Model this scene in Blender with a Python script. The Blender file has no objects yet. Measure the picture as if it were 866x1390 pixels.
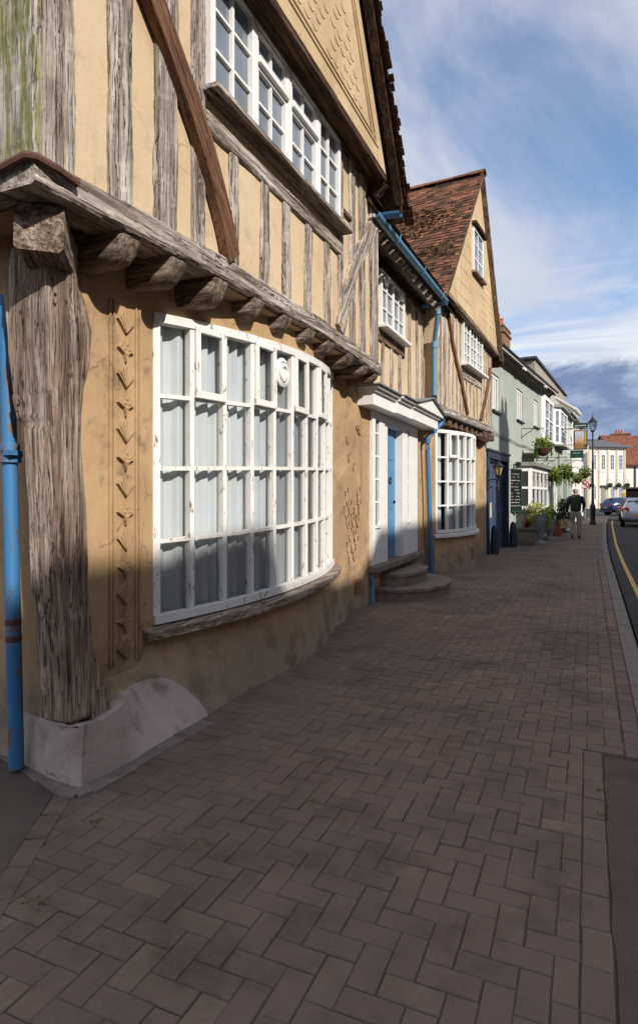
import bpy, bmesh, math, random
from mathutils import Vector, Matrix, noise
random.seed(7)
R = math.radians
C = bpy.context.scene.collection
sc = bpy.context.scene

# ------------------------------------------------------------------ materials
def lin(r, g, b):
    def f(v):
        v /= 255.0
        return v / 12.92 if v <= .04045 else ((v + .055) / 1.055) ** 2.4
    return (f(r), f(g), f(b), 1)

class NT:
    """small node-tree writer"""
    def __init__(s, name):
        s.m = bpy.data.materials.new(name); s.m.use_nodes = True
        s.t = s.m.node_tree; s.n = s.t.nodes
        s.p = s.n['Principled BSDF']; s.out = s.n['Material Output']
    def new(s, typ, **kw):
        n = s.n.new(typ)
        for k, v in kw.items(): setattr(n, k, v)
        return n
    def l(s, a, b): s.t.links.new(a, b)
    def coord(s, kind='Object', scale=(1, 1, 1), rnd=True):
        tc = s.new('ShaderNodeTexCoord'); src = tc.outputs[kind]
        if rnd:
            oi = s.new('ShaderNodeObjectInfo')
            mu = s.new('ShaderNodeVectorMath', operation='MULTIPLY_ADD')
            cb = s.new('ShaderNodeCombineXYZ')
            for i in range(3): s.l(oi.outputs['Random'], cb.inputs[i])
            s.l(cb.outputs[0], mu.inputs[0]); mu.inputs[1].default_value = (37, 23, 51)
            s.l(src, mu.inputs[2]); src = mu.outputs[0]
        mp = s.new('ShaderNodeMapping'); mp.inputs['Scale'].default_value = scale
        s.l(src, mp.inputs[0]); return mp.outputs[0]
    def world(s, scale=(1, 1, 1)):
        g = s.new('ShaderNodeNewGeometry')
        mp = s.new('ShaderNodeMapping'); mp.inputs['Scale'].default_value = scale
        s.l(g.outputs['Position'], mp.inputs[0]); return mp.outputs[0]
    def noise(s, vec, scale=5, detail=6, rough=.6, dist=0):
        n = s.new('ShaderNodeTexNoise'); n.inputs['Scale'].default_value = scale
        n.inputs['Detail'].default_value = detail; n.inputs['Roughness'].default_value = rough
        n.inputs['Distortion'].default_value = dist
        if vec: s.l(vec, n.inputs['Vector'])
        return n.outputs[0]
    def ramp(s, v, stops, interp='LINEAR'):
        r = s.new('ShaderNodeValToRGB'); e = r.color_ramp.elements
        r.color_ramp.interpolation = interp
        while len(e) < len(stops): e.new(.5)
        for el, (p, c) in zip(e, stops):
            el.position = p; el.color = c if len(c) == 4 else (*c, 1)
        s.l(v, r.inputs[0]); return r.outputs[0]
    def mask(s, v, a, b):
        m = s.new('ShaderNodeMapRange'); m.interpolation_type = 'SMOOTHSTEP'
        m.inputs[1].default_value = a; m.inputs[2].default_value = b
        s.l(v, m.inputs[0]); return m.outputs[0]
    def mix(s, f, a, b, mode='MIX'):
        m = s.new('ShaderNodeMix', data_type='RGBA', blend_type=mode)
        for sock, v in ((m.inputs[0], f), (m.inputs[6], a), (m.inputs[7], b)):
            if hasattr(v, 'is_linked') or hasattr(v, 'links'): s.l(v, sock)
            else: sock.default_value = v
        return m.outputs[2]
    def math(s, op, a, b=None):
        m = s.new('ShaderNodeMath', operation=op)
        for sock, v in ((m.inputs[0], a), (m.inputs[1], b)):
            if v is None: continue
            if hasattr(v, 'links'): s.l(v, sock)
            else: sock.default_value = v
        return m.outputs[0]
    def z(s, vec):
        x = s.new('ShaderNodeSeparateXYZ'); s.l(vec, x.inputs[0]); return x.outputs
    def bump(s, h, strength=.5, dist=.01, prev=None):
        b = s.new('ShaderNodeBump'); b.inputs['Strength'].default_value = strength
        b.inputs['Distance'].default_value = dist; s.l(h, b.inputs['Height'])
        if prev: s.l(prev, b.inputs['Normal'])
        s.l(b.outputs[0], s.p.inputs['Normal']); return b.outputs[0]
    def col(s, c):
        if hasattr(c, 'links'): s.l(c, s.p.inputs['Base Color'])
        else: s.p.inputs['Base Color'].default_value = c
    def set(s, rough=.8, spec=.3, metal=0):
        s.p.inputs['Roughness'].default_value = rough
        s.p.inputs['Specular IOR Level'].default_value = spec
        s.p.inputs['Metallic'].default_value = metal

def plain(name, c, rough=.6, spec=.4, metal=0, var=.25, vscale=6, bump=.15, bscale=60):
    t = NT(name); v = t.coord()
    n = t.noise(v, vscale, 6, .65)
    d = tuple(x * (1 - var) for x in c[:3]) + (1,)
    u = tuple(min(1, x * (1 + var * .6)) for x in c[:3]) + (1,)
    t.col(t.ramp(n, [(.3, d), (.7, u)])); t.set(rough, spec, metal)
    if bump: t.bump(t.noise(v, bscale, 5, .6), bump, .004)
    return t.m

def wood(name, light, mid, dark, bumpd=.012, moss=0, fine=1.0, ax='z'):
    t = NT(name)
    def sc3(a, b): return {'z': (a, a, b), 'y': (a, b, a), 'x': (b, a, a)}[ax]
    v1 = t.coord('Object', sc3(17, 1.1)); n1 = t.noise(v1, 1, 10, .68, .6)
    v2 = t.coord('Object', sc3(150 * fine, 4.0)); n2 = t.noise(v2, 1, 6, .66, .25)
    v3 = t.coord('Object', sc3(30, .75)); n3 = t.noise(v3, 1, 5, .6, .7)
    v4 = t.coord('Object', sc3(5, 2.2)); n4 = t.noise(v4, 1, 7, .68)
    base = t.ramp(n1, [(.30, dark), (.46, mid), (.62, light), (.8, mid)])
    base = t.mix(t.math('MULTIPLY', t.mask(n4, .46, .66), .8), base, t.ramp(n1, [(.3, dark), (.6, mid)]), 'MIX')
    g = t.ramp(n2, [(.36, (.40, .36, .33)), (.54, (1, 1, 1))])
    base = t.mix(.62, base, g, 'MULTIPLY')
    ab = t.math('ABSOLUTE', t.math('SUBTRACT', n3, .5))
    cr = t.mask(ab, .002, .017)
    base = t.mix(cr, (.022, .015, .011, 1), base)
    if moss:
        ge = t.new('ShaderNodeNewGeometry'); ny = t.z(ge.outputs['Normal'])[1]
        face = t.mask(ny, -.35, -.75)
        mn = t.noise(t.coord('Object', (26, 26, 3)), 1, 5, .6, .3)
        mm = t.math('MULTIPLY', face, t.mask(mn, .41, .56))
        base = t.mix(t.math('MULTIPLY', face, .7), base, t.mix(.5, base, (.42, .42, .36, 1)))
        base = t.mix(t.math('MULTIPLY', mm, moss), base, t.ramp(n2, [(.3, lin(78, 82, 34)), (.7, lin(146, 146, 72))]))
    t.col(base); t.set(.9, .15)
    h = t.math('ADD', t.math('MULTIPLY', cr, .9), t.math('ADD', t.math('MULTIPLY', n2, .45), t.math('MULTIPLY', n1, .8)))
    t.bump(h, .9, bumpd); return t.m

def plaster(name, c1, c2, dirt, dirt_amt=.5, grey=None, gz=(.2, .5), bd=.006, cracks=True):
    t = NT(name); w = t.world()
    a = t.noise(w, .9, 7, .62, .4); b = t.noise(w, 4.5, 6, .6); f = t.noise(w, 70, 4, .7)
    st = t.noise(t.world((3.5, 3.5, .45)), 1.3, 6, .65, .3)
    base = t.mix(t.mask(a, .35, .65), c1, c2)
    base = t.mix(t.math('MULTIPLY', t.mask(b, .52, .78), dirt_amt), base, dirt)
    base = t.mix(t.math('MULTIPLY', t.mask(st, .55, .75), dirt_amt * .8), base, dirt)
    base = t.mix(.35, base, t.ramp(f, [(.3, (.72, .7, .68)), (.65, (1, 1, 1))]), 'MULTIPLY')
    big = t.noise(t.world((1, 1, .7)), .55, 8, .7, .9)
    base = t.mix(t.math('MULTIPLY', t.mask(big, .50, .62), dirt_amt * .6), base, t.mix(.5, dirt, tuple(x * .8 for x in c2[:3]) + (1,)))
    if cracks:
        vo = t.new('ShaderNodeTexVoronoi', feature='DISTANCE_TO_EDGE'); vo.inputs['Scale'].default_value = 1.15
        wv = t.new('ShaderNodeVectorMath', operation='ADD'); nv = t.new('ShaderNodeTexNoise'); nv.inputs['Scale'].default_value = 2.5; nv.inputs['Detail'].default_value = 6
        sc_ = t.new('ShaderNodeVectorMath', operation='SCALE'); sc_.inputs['Scale'].default_value = .55
        t.l(w, nv.inputs['Vector']); t.l(nv.outputs['Color'], sc_.inputs[0]); t.l(w, wv.inputs[0]); t.l(sc_.outputs[0], wv.inputs[1]); t.l(wv.outputs[0], vo.inputs['Vector'])
        ck = t.math('MULTIPLY', t.mask(vo.outputs['Distance'], .007, .002), t.mask(a, .46, .56))
        base = t.mix(t.math('MULTIPLY', ck, .5), base, tuple(x * .35 for x in dirt[:3]) + (1,))
    if grey:
        z = t.z(w)[2]
        e = t.math('ADD', z, t.math('MULTIPLY', t.math('SUBTRACT', t.noise(w, 2.6, 6, .65), .5), .75))
        base = t.mix(t.mask(e, gz[1], gz[0]), base, t.mix(t.mask(b, .4, .65), grey, tuple(x * .62 for x in grey[:3]) + (1,)))
    t.col(base); t.set(.92, .12)
    h = t.math('ADD', t.math('MULTIPLY', t.noise(w, 18, 5, .6), .7), t.math('MULTIPLY', f, .45))
    t.bump(h, .55, bd); return t.m

def painted(name, c, peel=None, amt=.6, rough=.45, sc=(10, 10, 4)):
    t = NT(name); v = t.coord('Object', sc)
    n = t.noise(v, 1, 8, .72, .3); f = t.noise(t.coord('Object'), 90, 4, .6)
    d = t.noise(t.coord('Object'), 5, 5, .6)
    base = t.mix(t.math('MULTIPLY', t.mask(d, .45, .75), .25), c, tuple(x * .72 for x in c[:3]) + (1,))
    if peel:
        base = t.mix(t.math('MULTIPLY', t.mask(n, .66 - .1 * amt, .70 - .1 * amt), 1), base, peel)
    t.col(base); t.set(rough, .4)
    t.bump(t.math('ADD', t.math('MULTIPLY', n, .6), t.math('MULTIPLY', f, .3)), .3, .004); return t.m

def glass(name, tint=(.9, .94, .95, 1), refl=1.0):
    t = NT(name); t.n.remove(t.p)
    tr = t.new('ShaderNodeBsdfTransparent'); tr.inputs[0].default_value = tint
    gl = t.new('ShaderNodeBsdfGlossy'); gl.inputs['Roughness'].default_value = .02
    fr = t.new('ShaderNodeFresnel'); fr.inputs[0].default_value = 1.5
    bp = t.new('ShaderNodeBump'); bp.inputs['Strength'].default_value = .05; bp.inputs['Distance'].default_value = .02
    t.l(t.noise(t.world(), 3, 2, .5), bp.inputs['Height']); t.l(bp.outputs[0], gl.inputs['Normal'])
    mx = t.new('ShaderNodeMixShader'); t.l(t.math('MULTIPLY', fr.outputs[0], refl), mx.inputs[0])
    t.l(tr.outputs[0], mx.inputs[1]); t.l(gl.outputs[0], mx.inputs[2]); t.l(mx.outputs[0], t.out.inputs[0])
    return t.m

def pane_mat(name, c, spec=.6):
    t = NT(name); v = t.coord('Object'); t.col(t.ramp(t.noise(v, 1.3, 4, .6), [(.35, tuple(x * .6 for x in c[:3])), (.7, c)]))
    t.set(.04, spec); t.bump(t.noise(v, 3, 2, .5), .04, .02); return t.m

def tinted(name, stops, rough=.9, spec=.15, bd=.006, moss=None, speck=None, attr='tint', bscale=45, stain=0):
    """material whose colour follows a per-face 'tint' value"""
    t = NT(name); at = t.new('ShaderNodeAttribute'); at.attribute_name = attr
    w = t.world()
    n = t.noise(w, 7, 6, .65); f = t.noise(w, bscale * 3, 4, .7)
    val = t.math('ADD', t.math('MULTIPLY', at.outputs['Fac'], .8), t.math('MULTIPLY', n, .2))
    base = t.ramp(val, stops)
    base = t.mix(.6, base, t.ramp(f, [(.3, (.6, .6, .6)), (.66, (1.1, 1.08, 1.05))]), 'MULTIPLY')
    if stain:
        s1 = t.noise(w, .8, 8, .68, .5); s2 = t.noise(w, 3.2, 7, .7, .3)
        base = t.mix(stain, base, t.ramp(s1, [(.34, (.60, .58, .56)), (.5, (1, 1, 1)), (.68, (1.16, 1.12, 1.08))]), 'MULTIPLY')
        base = t.mix(stain * .8, base, t.ramp(s2, [(.36, (.62, .60, .58)), (.5, (1, 1, 1))]), 'MULTIPLY')
        gv = t.new('ShaderNodeTexVoronoi'); gv.inputs['Scale'].default_value = 2.3; t.l(w, gv.inputs['Vector'])
        gum = t.math('MULTIPLY', t.mask(gv.outputs['Distance'], .048, .036), t.mask(s2, .44, .5))
        base = t.mix(t.math('MULTIPLY', gum, .45), base, (.30, .28, .26, 1))
    if speck:
        sp = t.noise(w, 170, 2, .5); base = t.mix(t.mask(sp, .68, .74), base, speck)
    if moss:
        mn = t.noise(w, .9, 6, .7); mn2 = t.noise(w, 8, 5, .7)
        mk = t.math('MULTIPLY', t.mask(mn, .56, .66), t.mask(mn2, .44, .58))
        base = t.mix(t.math('MULTIPLY', mk, .9), base, moss)
    t.col(base); t.set(rough, spec)
    t.bump(t.math('ADD', t.noise(w, bscale, 6, .7), t.math('MULTIPLY', f, .5)), .6, bd); return t.m

def leaf_mat(name, a, b):
    t = NT(name); at = t.new('ShaderNodeAttribute'); at.attribute_name = 'tint'
    t.col(t.mix(at.outputs['Fac'], a, b)); t.set(.6, .3)
    t.p.inputs['Subsurface Weight'].default_value = 0
    tl = t.new('ShaderNodeBsdfTranslucent'); t.l(t.mix(at.outputs['Fac'], a, b), tl.inputs[0])
    mx = t.new('ShaderNodeMixShader'); mx.inputs[0].default_value = .3
    t.l(t.p.outputs[0], mx.inputs[1]); t.l(tl.outputs[0], mx.inputs[2]); t.l(mx.outputs[0], t.out.inputs[0])
    return t.m

M = {}
M['oak'] = wood('weathered oak', lin(214, 204, 194), lin(158, 144, 132), lin(76, 58, 48))
M['oak_brown'] = wood('brown oak', lin(162, 136, 114), lin(112, 88, 70), lin(56, 40, 30), fine=.8)
M['oak_grey'] = wood('grey brown oak', lin(172, 154, 138), lin(122, 104, 90), lin(60, 48, 40), fine=.8)
M['oak_dark'] = wood('dark oak', lin(112, 86, 68), lin(74, 54, 42), lin(34, 24, 19))
M['oak_moss'] = wood('mossy oak', lin(214, 204, 194), lin(156, 142, 128), lin(66, 48, 38), moss=.8, bumpd=.02)
M['oak_post'] = wood('rough oak', lin(200, 182, 166), lin(144, 122, 106), lin(56, 42, 34), bumpd=.035, fine=.7)
M['brace'] = wood('sawn oak brace', lin(134, 100, 78), lin(112, 80, 60), lin(84, 58, 42), bumpd=.004)
M['sill_y'] = wood('sill oak along the wall', lin(196, 184, 170), lin(152, 136, 120), lin(96, 80, 66), bumpd=.006, ax='y')
M['sill_wood'] = wood('sill oak', lin(168, 150, 132), lin(128, 108, 90), lin(78, 60, 48), bumpd=.006)
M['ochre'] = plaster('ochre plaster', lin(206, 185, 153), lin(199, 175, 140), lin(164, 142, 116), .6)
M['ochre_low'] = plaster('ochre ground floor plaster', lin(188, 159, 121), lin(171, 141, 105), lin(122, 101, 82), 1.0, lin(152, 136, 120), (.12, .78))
M['ochre_gable'] = plaster('gable plaster', lin(203, 180, 145), lin(190, 164, 126), lin(142, 118, 88), .6)
M['plinth'] = plaster('cement render', lin(190, 176, 168), lin(166, 152, 144), lin(122, 106, 94), .9, bd=.014)
M['white'] = painted('white gloss paint', lin(226, 224, 220))
M['white_old'] = painted('peeling white paint', lin(220, 217, 212), lin(132, 116, 102), .75, .6, (24, 24, 8))
M['white_wood'] = painted('worn white paint', lin(222, 220, 216), lin(130, 116, 102), .2, .5, (18, 18, 6))
M['blue_pipe'] = painted('blue pipe paint', lin(56, 112, 158), lin(104, 84, 72), 1.05, .55, (16, 16, 6))
M['blue_pale'] = painted('faded blue pipe paint', lin(92, 138, 168), lin(70, 62, 60), .8, .4, (14, 14, 5))
M['blue_door'] = painted('blue door paint', lin(74, 124, 164), None, 0, .35)
M['iron'] = plain('rusty iron', lin(96, 66, 56), .8, .3, 0, .4, 20, .4, 40)
M['black'] = plain('black paint', (.012, .012, .013, 1), .4, .5)
M['dark'] = plain('dark interior', (.012, .011, .010, 1), .95, 0)
M['room'] = plain('room wall', (.16, .15, .14, 1), .95, 0)
M['curtain'] = plain('net curtain', (.58, .588, .585, 1), .9, .1, 0, .08, 3, .1)
M['glass'] = glass('window glass', (.88, .91, .93, 1), .6)
M['pane'] = pane_mat('sky blue pane', (.20, .23, .27, 1))
M['pane_dark'] = pane_mat('dark pane', (.045, .048, .05, 1))
M['stone'] = plain('step stone', lin(120, 108, 98), .85, .3, 0, .35, 5, .5, 30)
M['kerb'] = plain('kerb granite', lin(122, 114, 108), .85, .3, 0, .3, 9, .4, 60)
M['lead'] = plain('grey glaze', lin(128, 130, 132), .6, .35)
M['grate'] = plain('clay vent', lin(150, 112, 82), .9, .2)

# ------------------------------------------------------------------ mesh building
ID = Matrix.Identity(4)
WM = {}                      # world matrix of every object by name

def link(o, parent, world):
    C.objects.link(o)
    if parent is not None:
        o.parent = parent; o.matrix_parent_inverse = ID
        o.matrix_basis = WM[parent.name].inverted() @ world
    else:
        o.matrix_basis = world
    WM[o.name] = world.copy(); return o

def root(name, label, cat, loc, rz=0, group=None):
    o = bpy.data.objects.new(name, None); o.empty_display_size = .2
    link(o, None, Matrix.Translation(Vector(loc)) @ Matrix.Rotation(rz, 4, 'Z'))
    return tag(o, label, cat, group)

def tag(o, label=None, cat=None, group=None, kind=None):
    for k, v in (('label', label), ('category', cat), ('group', group), ('kind', kind)):
        if v: o[k] = v
    return o

class MB:
    """collects shapes (in frame coordinates) and links them as one mesh object"""
    def __init__(s, frame=ID):
        s.b = bmesh.new(); s.f = frame; s.tint = []
    def poly(s, pts, tint=None):
        vs = [s.b.verts.new(Vector(p)) for p in pts]
        f = s.b.faces.new(vs)
        if tint is not None: s.tint.append((f, tint))
        return f
    def box(s, x0, x1, y0, y1, z0, z1, bev=0):
        m = Matrix.Translation(((x0 + x1) / 2, (y0 + y1) / 2, (z0 + z1) / 2)) @ Matrix.Diagonal((abs(x1 - x0), abs(y1 - y0), abs(z1 - z0), 1))
        return s.cube(m, bev)
    def cube(s, m, bev=0):
        r = bmesh.ops.create_cube(s.b, size=1, matrix=m)
        if bev:
            es = list({e for v in r['verts'] for e in v.link_edges})
            bmesh.ops.bevel(s.b, geom=es, offset=bev, segments=1, affect='EDGES')
        return r['verts']
    def obox(s, c, ax, ay, az, bev=0):
        """box from centre and three full-size axis vectors"""
        ax, ay, az = Vector(ax), Vector(ay), Vector(az)
        m = Matrix((ax, ay, az)).transposed().to_4x4(); m.translation = Vector(c)
        return s.cube(m, bev)
    def bar(s, p, q, w, t, up=(0, 0, 1), bev=0):
        p, q = Vector(p), Vector(q); d = q - p; u = Vector(up)
        a = d.cross(u)
        if a.length < 1e-6: a = d.cross(Vector((1, 0, 0)))
        a.normalize(); u2 = a.cross(d).normalized()
        return s.obox((p + q) / 2, d, a * w, u2 * t, bev)
    def tube(s, pts, r, n=12, cap=True, rads=None, closed=False):
        pts = [Vector(p) for p in pts]; N = len(pts); rings = []
        for i, p in enumerate(pts):
            if closed: d = pts[(i + 1) % N] - pts[i - 1]
            else:
                d = (pts[min(i + 1, N - 1)] - pts[max(i - 1, 0)])
            d.normalize()
            a = d.cross(Vector((0, 0, 1)))
            if a.length < .05: a = Vector((0, 1, 0)).cross(d)
            a.normalize(); b = d.cross(a)
            rr = rads[i] if rads else r
            rings.append([s.b.verts.new(p + a * math.cos(2 * math.pi * k / n) * rr + b * math.sin(2 * math.pi * k / n) * rr) for k in range(n)])
        for i in range(N - (0 if closed else 1)):
            A, B = rings[i], rings[(i + 1) % N]
            for k in range(n): s.b.faces.new((A[k], A[(k + 1) % n], B[(k + 1) % n], B[k]))
        if cap and not closed:
            s.b.faces.new(rings[0]); s.b.faces.new(rings[-1])
    def lathe(s, prof, c=(0, 0, 0), n=20, axis=None):
        c = Vector(c); rings = []
        q = Vector((0, 0, 1)).rotation_difference(Vector(axis)) if axis else None
        for r, z in prof:
            ring = []
            for k in range(n):
                v = Vector((r * math.cos(2 * math.pi * k / n), r * math.sin(2 * math.pi * k / n), z))
                if q: v = q @ v
                ring.append(s.b.verts.new(c + v))
            rings.append(ring)
        for A, B in zip(rings, rings[1:]):
            for k in range(n): s.b.faces.new((A[k], A[(k + 1) % n], B[(k + 1) % n], B[k]))
        s.b.faces.new(rings[0]); s.b.faces.new(rings[-1])
    def prism(s, pts, off):
        """closed outline pts extruded by vector off"""
        off = Vector(off)
        a = [s.b.verts.new(Vector(p)) for p in pts]; b = [s.b.verts.new(Vector(p) + off) for p in pts]
        n = len(a)
        s.b.faces.new(a); s.b.faces.new(b[::-1])
        for i in range(n): s.b.faces.new((a[i], a[(i + 1) % n], b[(i + 1) % n], b[i]))
    def grid(s, fn, nu, nv, close=False):
        V = [[s.b.verts.new(Vector(fn(i / nu, j / nv))) for j in range(nv + 1)] for i in range(nu + 1)]
        for i in range(nu):
            for j in range(nv): s.b.faces.new((V[i][j], V[i + 1][j], V[i + 1][j + 1], V[i][j + 1]))
    def build(s, name, mat, parent=None, smooth=False, origin=None, recalc=True, cut=.6):
        me = bpy.data.meshes.new(name)
        if recalc: bmesh.ops.recalc_face_normals(s.b, faces=s.b.faces[:])
        base = WM[parent.name] if parent is not None else (Matrix.Translation(Vector(origin)) if origin else ID)
        if origin and parent is not None: base = s.f @ Matrix.Translation(Vector(origin))
        s.b.transform(base.inverted() @ s.f)
        s.b.faces.index_update()
        tl = None
        if s.tint:
            tl = [0.5] * len(s.b.faces)
            for f, v in s.tint:
                if f.is_valid: tl[f.index] = v
        s.b.to_mesh(me); s.b.free()
        if tl:
            at = me.attributes.new('tint', 'FLOAT', 'FACE'); at.data.foreach_set('value', tl)
        me.materials.append(M[mat] if isinstance(mat, str) else mat)
        if smooth:
            me.polygons.foreach_set('use_smooth', [True] * len(me.polygons))
            if cut: me.set_sharp_from_angle(angle=cut)
        return link(bpy.data.objects.new(name, me), parent, base)

def timber(name, mat, parent, pts, w, t, out=(1, 0, 0), frame=ID, wob=.006, step=.035, taper=None, bow=None):
    """a beam whose front face centre runs through pts; local Z is its length so the grain follows it"""
    P = [Vector(p) for p in pts]; out = Vector(out).normalized()
    L = [(b - a).length for a, b in zip(P, P[1:])]; T = sum(L)
    z = (P[-1] - P[0]).normalized(); y = z.cross(out).normalized(); x = y.cross(z)
    Wd = frame @ (Matrix((x, y, z)).transposed().to_4x4())
    Wd.translation = frame @ P[0]
    inv = Wd.inverted() @ frame
    n = max(2, int(T / step)); b = bmesh.new(); rings = []; sd = random.random() * 100
    c = min(w, t) * .09
    for i in range(n + 1):
        d = T * i / n; k = 0; dd = d
        while k < len(L) - 1 and dd > L[k]: dd -= L[k]; k += 1
        u = dd / L[k]
        if len(P) > 2:       # smooth through the points
            p0 = P[max(k - 1, 0)]; p1 = P[k]; p2 = P[k + 1]; p3 = P[min(k + 2, len(P) - 1)]
            p = .5 * ((2 * p1) + (p2 - p0) * u + (2 * p0 - 5 * p1 + 4 * p2 - p3) * u * u + (3 * p1 - p0 - 3 * p2 + p3) * u ** 3)
        else: p = P[k].lerp(P[k + 1], u)
        q = inv @ p; ww = w * (1 if not taper else 1 + (taper - 1) * d / T) / 2
        ring = []
        for j, (px, py) in enumerate(((0, -ww + c), (0, -ww * .4), (0, ww * .4), (0, ww - c), (-c, ww), (-t + c, ww), (-t, ww - c), (-t, -ww + c), (-t + c, -ww), (-c, -ww))):
            jx = noise.noise(Vector((sd, j * 5.1, d * 4.1))) * wob * .7 + noise.noise(Vector((sd + 9, j * 3.7, d * 17))) * wob * .5
            jy = noise.noise(Vector((sd + 40, (0 if py < 0 else 9), d * 1.9))) * wob * 1.0 + noise.noise(Vector((sd + 50, j * 3.3, d * 23))) * wob * .55
            ring.append(b.verts.new((q.x + px + jx, q.y + py + jy, q.z)))
        rings.append(ring)
    for A, B in zip(rings, rings[1:]):
        m = len(A)
        for j in range(m): b.faces.new((A[j], A[(j + 1) % m], B[(j + 1) % m], B[j]))
    b.faces.new(rings[0]); b.faces.new(rings[-1])
    bmesh.ops.recalc_face_normals(b, faces=b.faces[:])
    me = bpy.data.meshes.new(name); b.to_mesh(me); b.free(); me.materials.append(M[mat])
    return link(bpy.data.objects.new(name, me), parent, Wd)

def wall(name, mat, parent, y0, y1, z0, z1, holes, x, th, frame=ID, cell=.16, amp=.012, reveal=.12, xf=None):
    """wall in the plane x, seen from +x, with rectangular holes and their reveals; gently uneven"""
    def cuts(a, b, extra):
        s = {round(a, 4), round(b, 4)} | {round(e, 4) for e in extra if a < e < b}
        s = sorted(s); r = []
        for p, q in zip(s, s[1:]):
            n = max(1, round((q - p) / cell)); r += [p + (q - p) * i / n for i in range(n)]
        return r + [s[-1]]
    Y = cuts(y0, y1, [h[0] for h in holes] + [h[1] for h in holes]); Z = cuts(z0, z1, [h[2] for h in holes] + [h[3] for h in holes])
    m = MB(frame); V = {}
    def vx(i, j):
        if (i, j) not in V:
            y, z = Y[i], Z[j]
            dx = noise.noise(Vector((y * 1.3, z * 1.3, x * 7))) * amp + noise.noise(Vector((y * 4, z * 4, x * 5))) * amp * .35
            V[i, j] = m.b.verts.new((x + dx + (xf(y, z) if xf else 0), y, z))
        return V[i, j]
    for i in range(len(Y) - 1):
        for j in range(len(Z) - 1):
            cy, cz = (Y[i] + Y[i + 1]) / 2, (Z[j] + Z[j + 1]) / 2
            if any(h[0] < cy < h[1] and h[2] < cz < h[3] for h in holes): continue
            m.b.faces.new((vx(i, j), vx(i + 1, j), vx(i + 1, j + 1), vx(i, j + 1)))
    ed = [e for e in m.b.edges if len(e.link_faces) == 1]
    r = bmesh.ops.extrude_edge_only(m.b, edges=ed)
    for v in [g for g in r['geom'] if isinstance(g, bmesh.types.BMVert)]: v.co.x = x - th
    return m.build(name, mat, parent, smooth=True, cut=.5)

def casement(name, parent, x, y0, y1, z0, z1, cols, rows, frame=ID, mat='white', pane='pane', bar=.03, fr=.055, dep=.07, sill=None, sillmat=None, mull=None, room=None, glassx=.03):
    """a window: frame with glazing bars (part), its pane and its sill (sub-parts)"""
    m = MB(frame); b = .004
    m.box(x - dep, x, y0, y0 + fr, z0, z1, b); m.box(x - dep, x, y1 - fr, y1, z0, z1, b)
    m.box(x - dep, x - .002, y0 + fr, y1 - fr, z0, z0 + fr, b); m.box(x - dep, x - .002, y0 + fr, y1 - fr, z1 - fr, z1, b)
    mull = mull or []
    for c in mull: m.box(x - dep + .01, x - .003, c - fr * .6, c + fr * .6, z0 + fr, z1 - fr, b)
    for i in range(1, cols):
        y = y0 + (y1 - y0) * i / cols
        if any(abs(y - c) < .05 for c in mull): continue
        m.box(x - dep + .025, x - .012, y - bar / 2, y + bar / 2, z0 + fr, z1 - fr)
    for j in range(1, rows):
        z = z0 + (z1 - z0) * j / rows
        m.box(x - dep + .027, x - .015, y0 + fr, y1 - fr, z - bar / 2, z + bar / 2)
    w = m.build(name, mat, parent)
    p = MB(frame); p.box(x - glassx - .012, x - glassx - .008, y0 + fr * .5, y1 - fr * .5, z0 + fr * .5, z1 - fr * .5); p.build('pane', pane, w)
    if sill:
        s = MB(frame); s.box(x - dep, x + sill, y0 - .05, y1 + .05, z0 - .055, z0 - .003, .006); s.build('sill', sillmat or mat, w)
    return w
# ------------------------------------------------------------------ camera, light, sky
TH = math.atan(364 / 830)
cam = bpy.data.objects.new('camera', bpy.data.cameras.new('camera')); C.objects.link(cam); sc.camera = cam
cam.location = (0, 0, 1.6); cam.rotation_euler = (R(90), 0, TH)
cd = cam.data; cd.sensor_fit = 'HORIZONTAL'; cd.sensor_width = 36; cd.lens = 36 * 830 / 866
cd.shift_y = -22 / 866; cd.clip_start = .05; cd.clip_end = 2000

SUN_EL, SUN_AZ = R(31), R(-33)         # azimuth measured from +X towards -Y
S = Vector((math.cos(SUN_EL) * math.cos(SUN_AZ), math.cos(SUN_EL) * math.sin(SUN_AZ), math.sin(SUN_EL)))
sl = bpy.data.lights.new('sun', 'SUN'); sl.energy = 4.0; sl.angle = R(.53); sl.color = (1, .94, .86)
so = bpy.data.objects.new('sun', sl); C.objects.link(so); so.rotation_euler = S.to_track_quat('Z', 'Y').to_euler(); so.location = (20, -10, 30)

w = bpy.data.worlds.new('World'); sc.world = w; w.use_nodes = True
nt = w.node_tree; N = nt.nodes; bg = N['Background']
def wn(t, **k):
    n = N.new(t)
    for a, b in k.items(): setattr(n, a, b)
    return n
def lk(a, b): nt.links.new(a, b)
sky = wn('ShaderNodeTexSky', sky_type='NISHITA'); sky.sun_disc = False
sky.sun_elevation = SUN_EL; sky.sun_rotation = math.atan2(S.x, S.y); sky.air_density = 1.0; sky.dust_density = .6; sky.ozone_density = 3.5
tc = wn('ShaderNodeTexCoord'); sp = wn('ShaderNodeSeparateXYZ'); lk(tc.outputs['Generated'], sp.inputs[0])
def wm(op, a, b=None, c=None):
    n = wn('ShaderNodeMath', operation=op)
    for i, v in enumerate((a, b, c)):
        if v is None: continue
        if hasattr(v, 'links'): lk(v, n.inputs[i])
        else: n.inputs[i].default_value = v
    return n.outputs[0]
def wmask(v, a, b):
    n = wn('ShaderNodeMapRange', interpolation_type='SMOOTHSTEP'); n.inputs[1].default_value = a; n.inputs[2].default_value = b
    lk(v, n.inputs[0]); return n.outputs[0]
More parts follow.
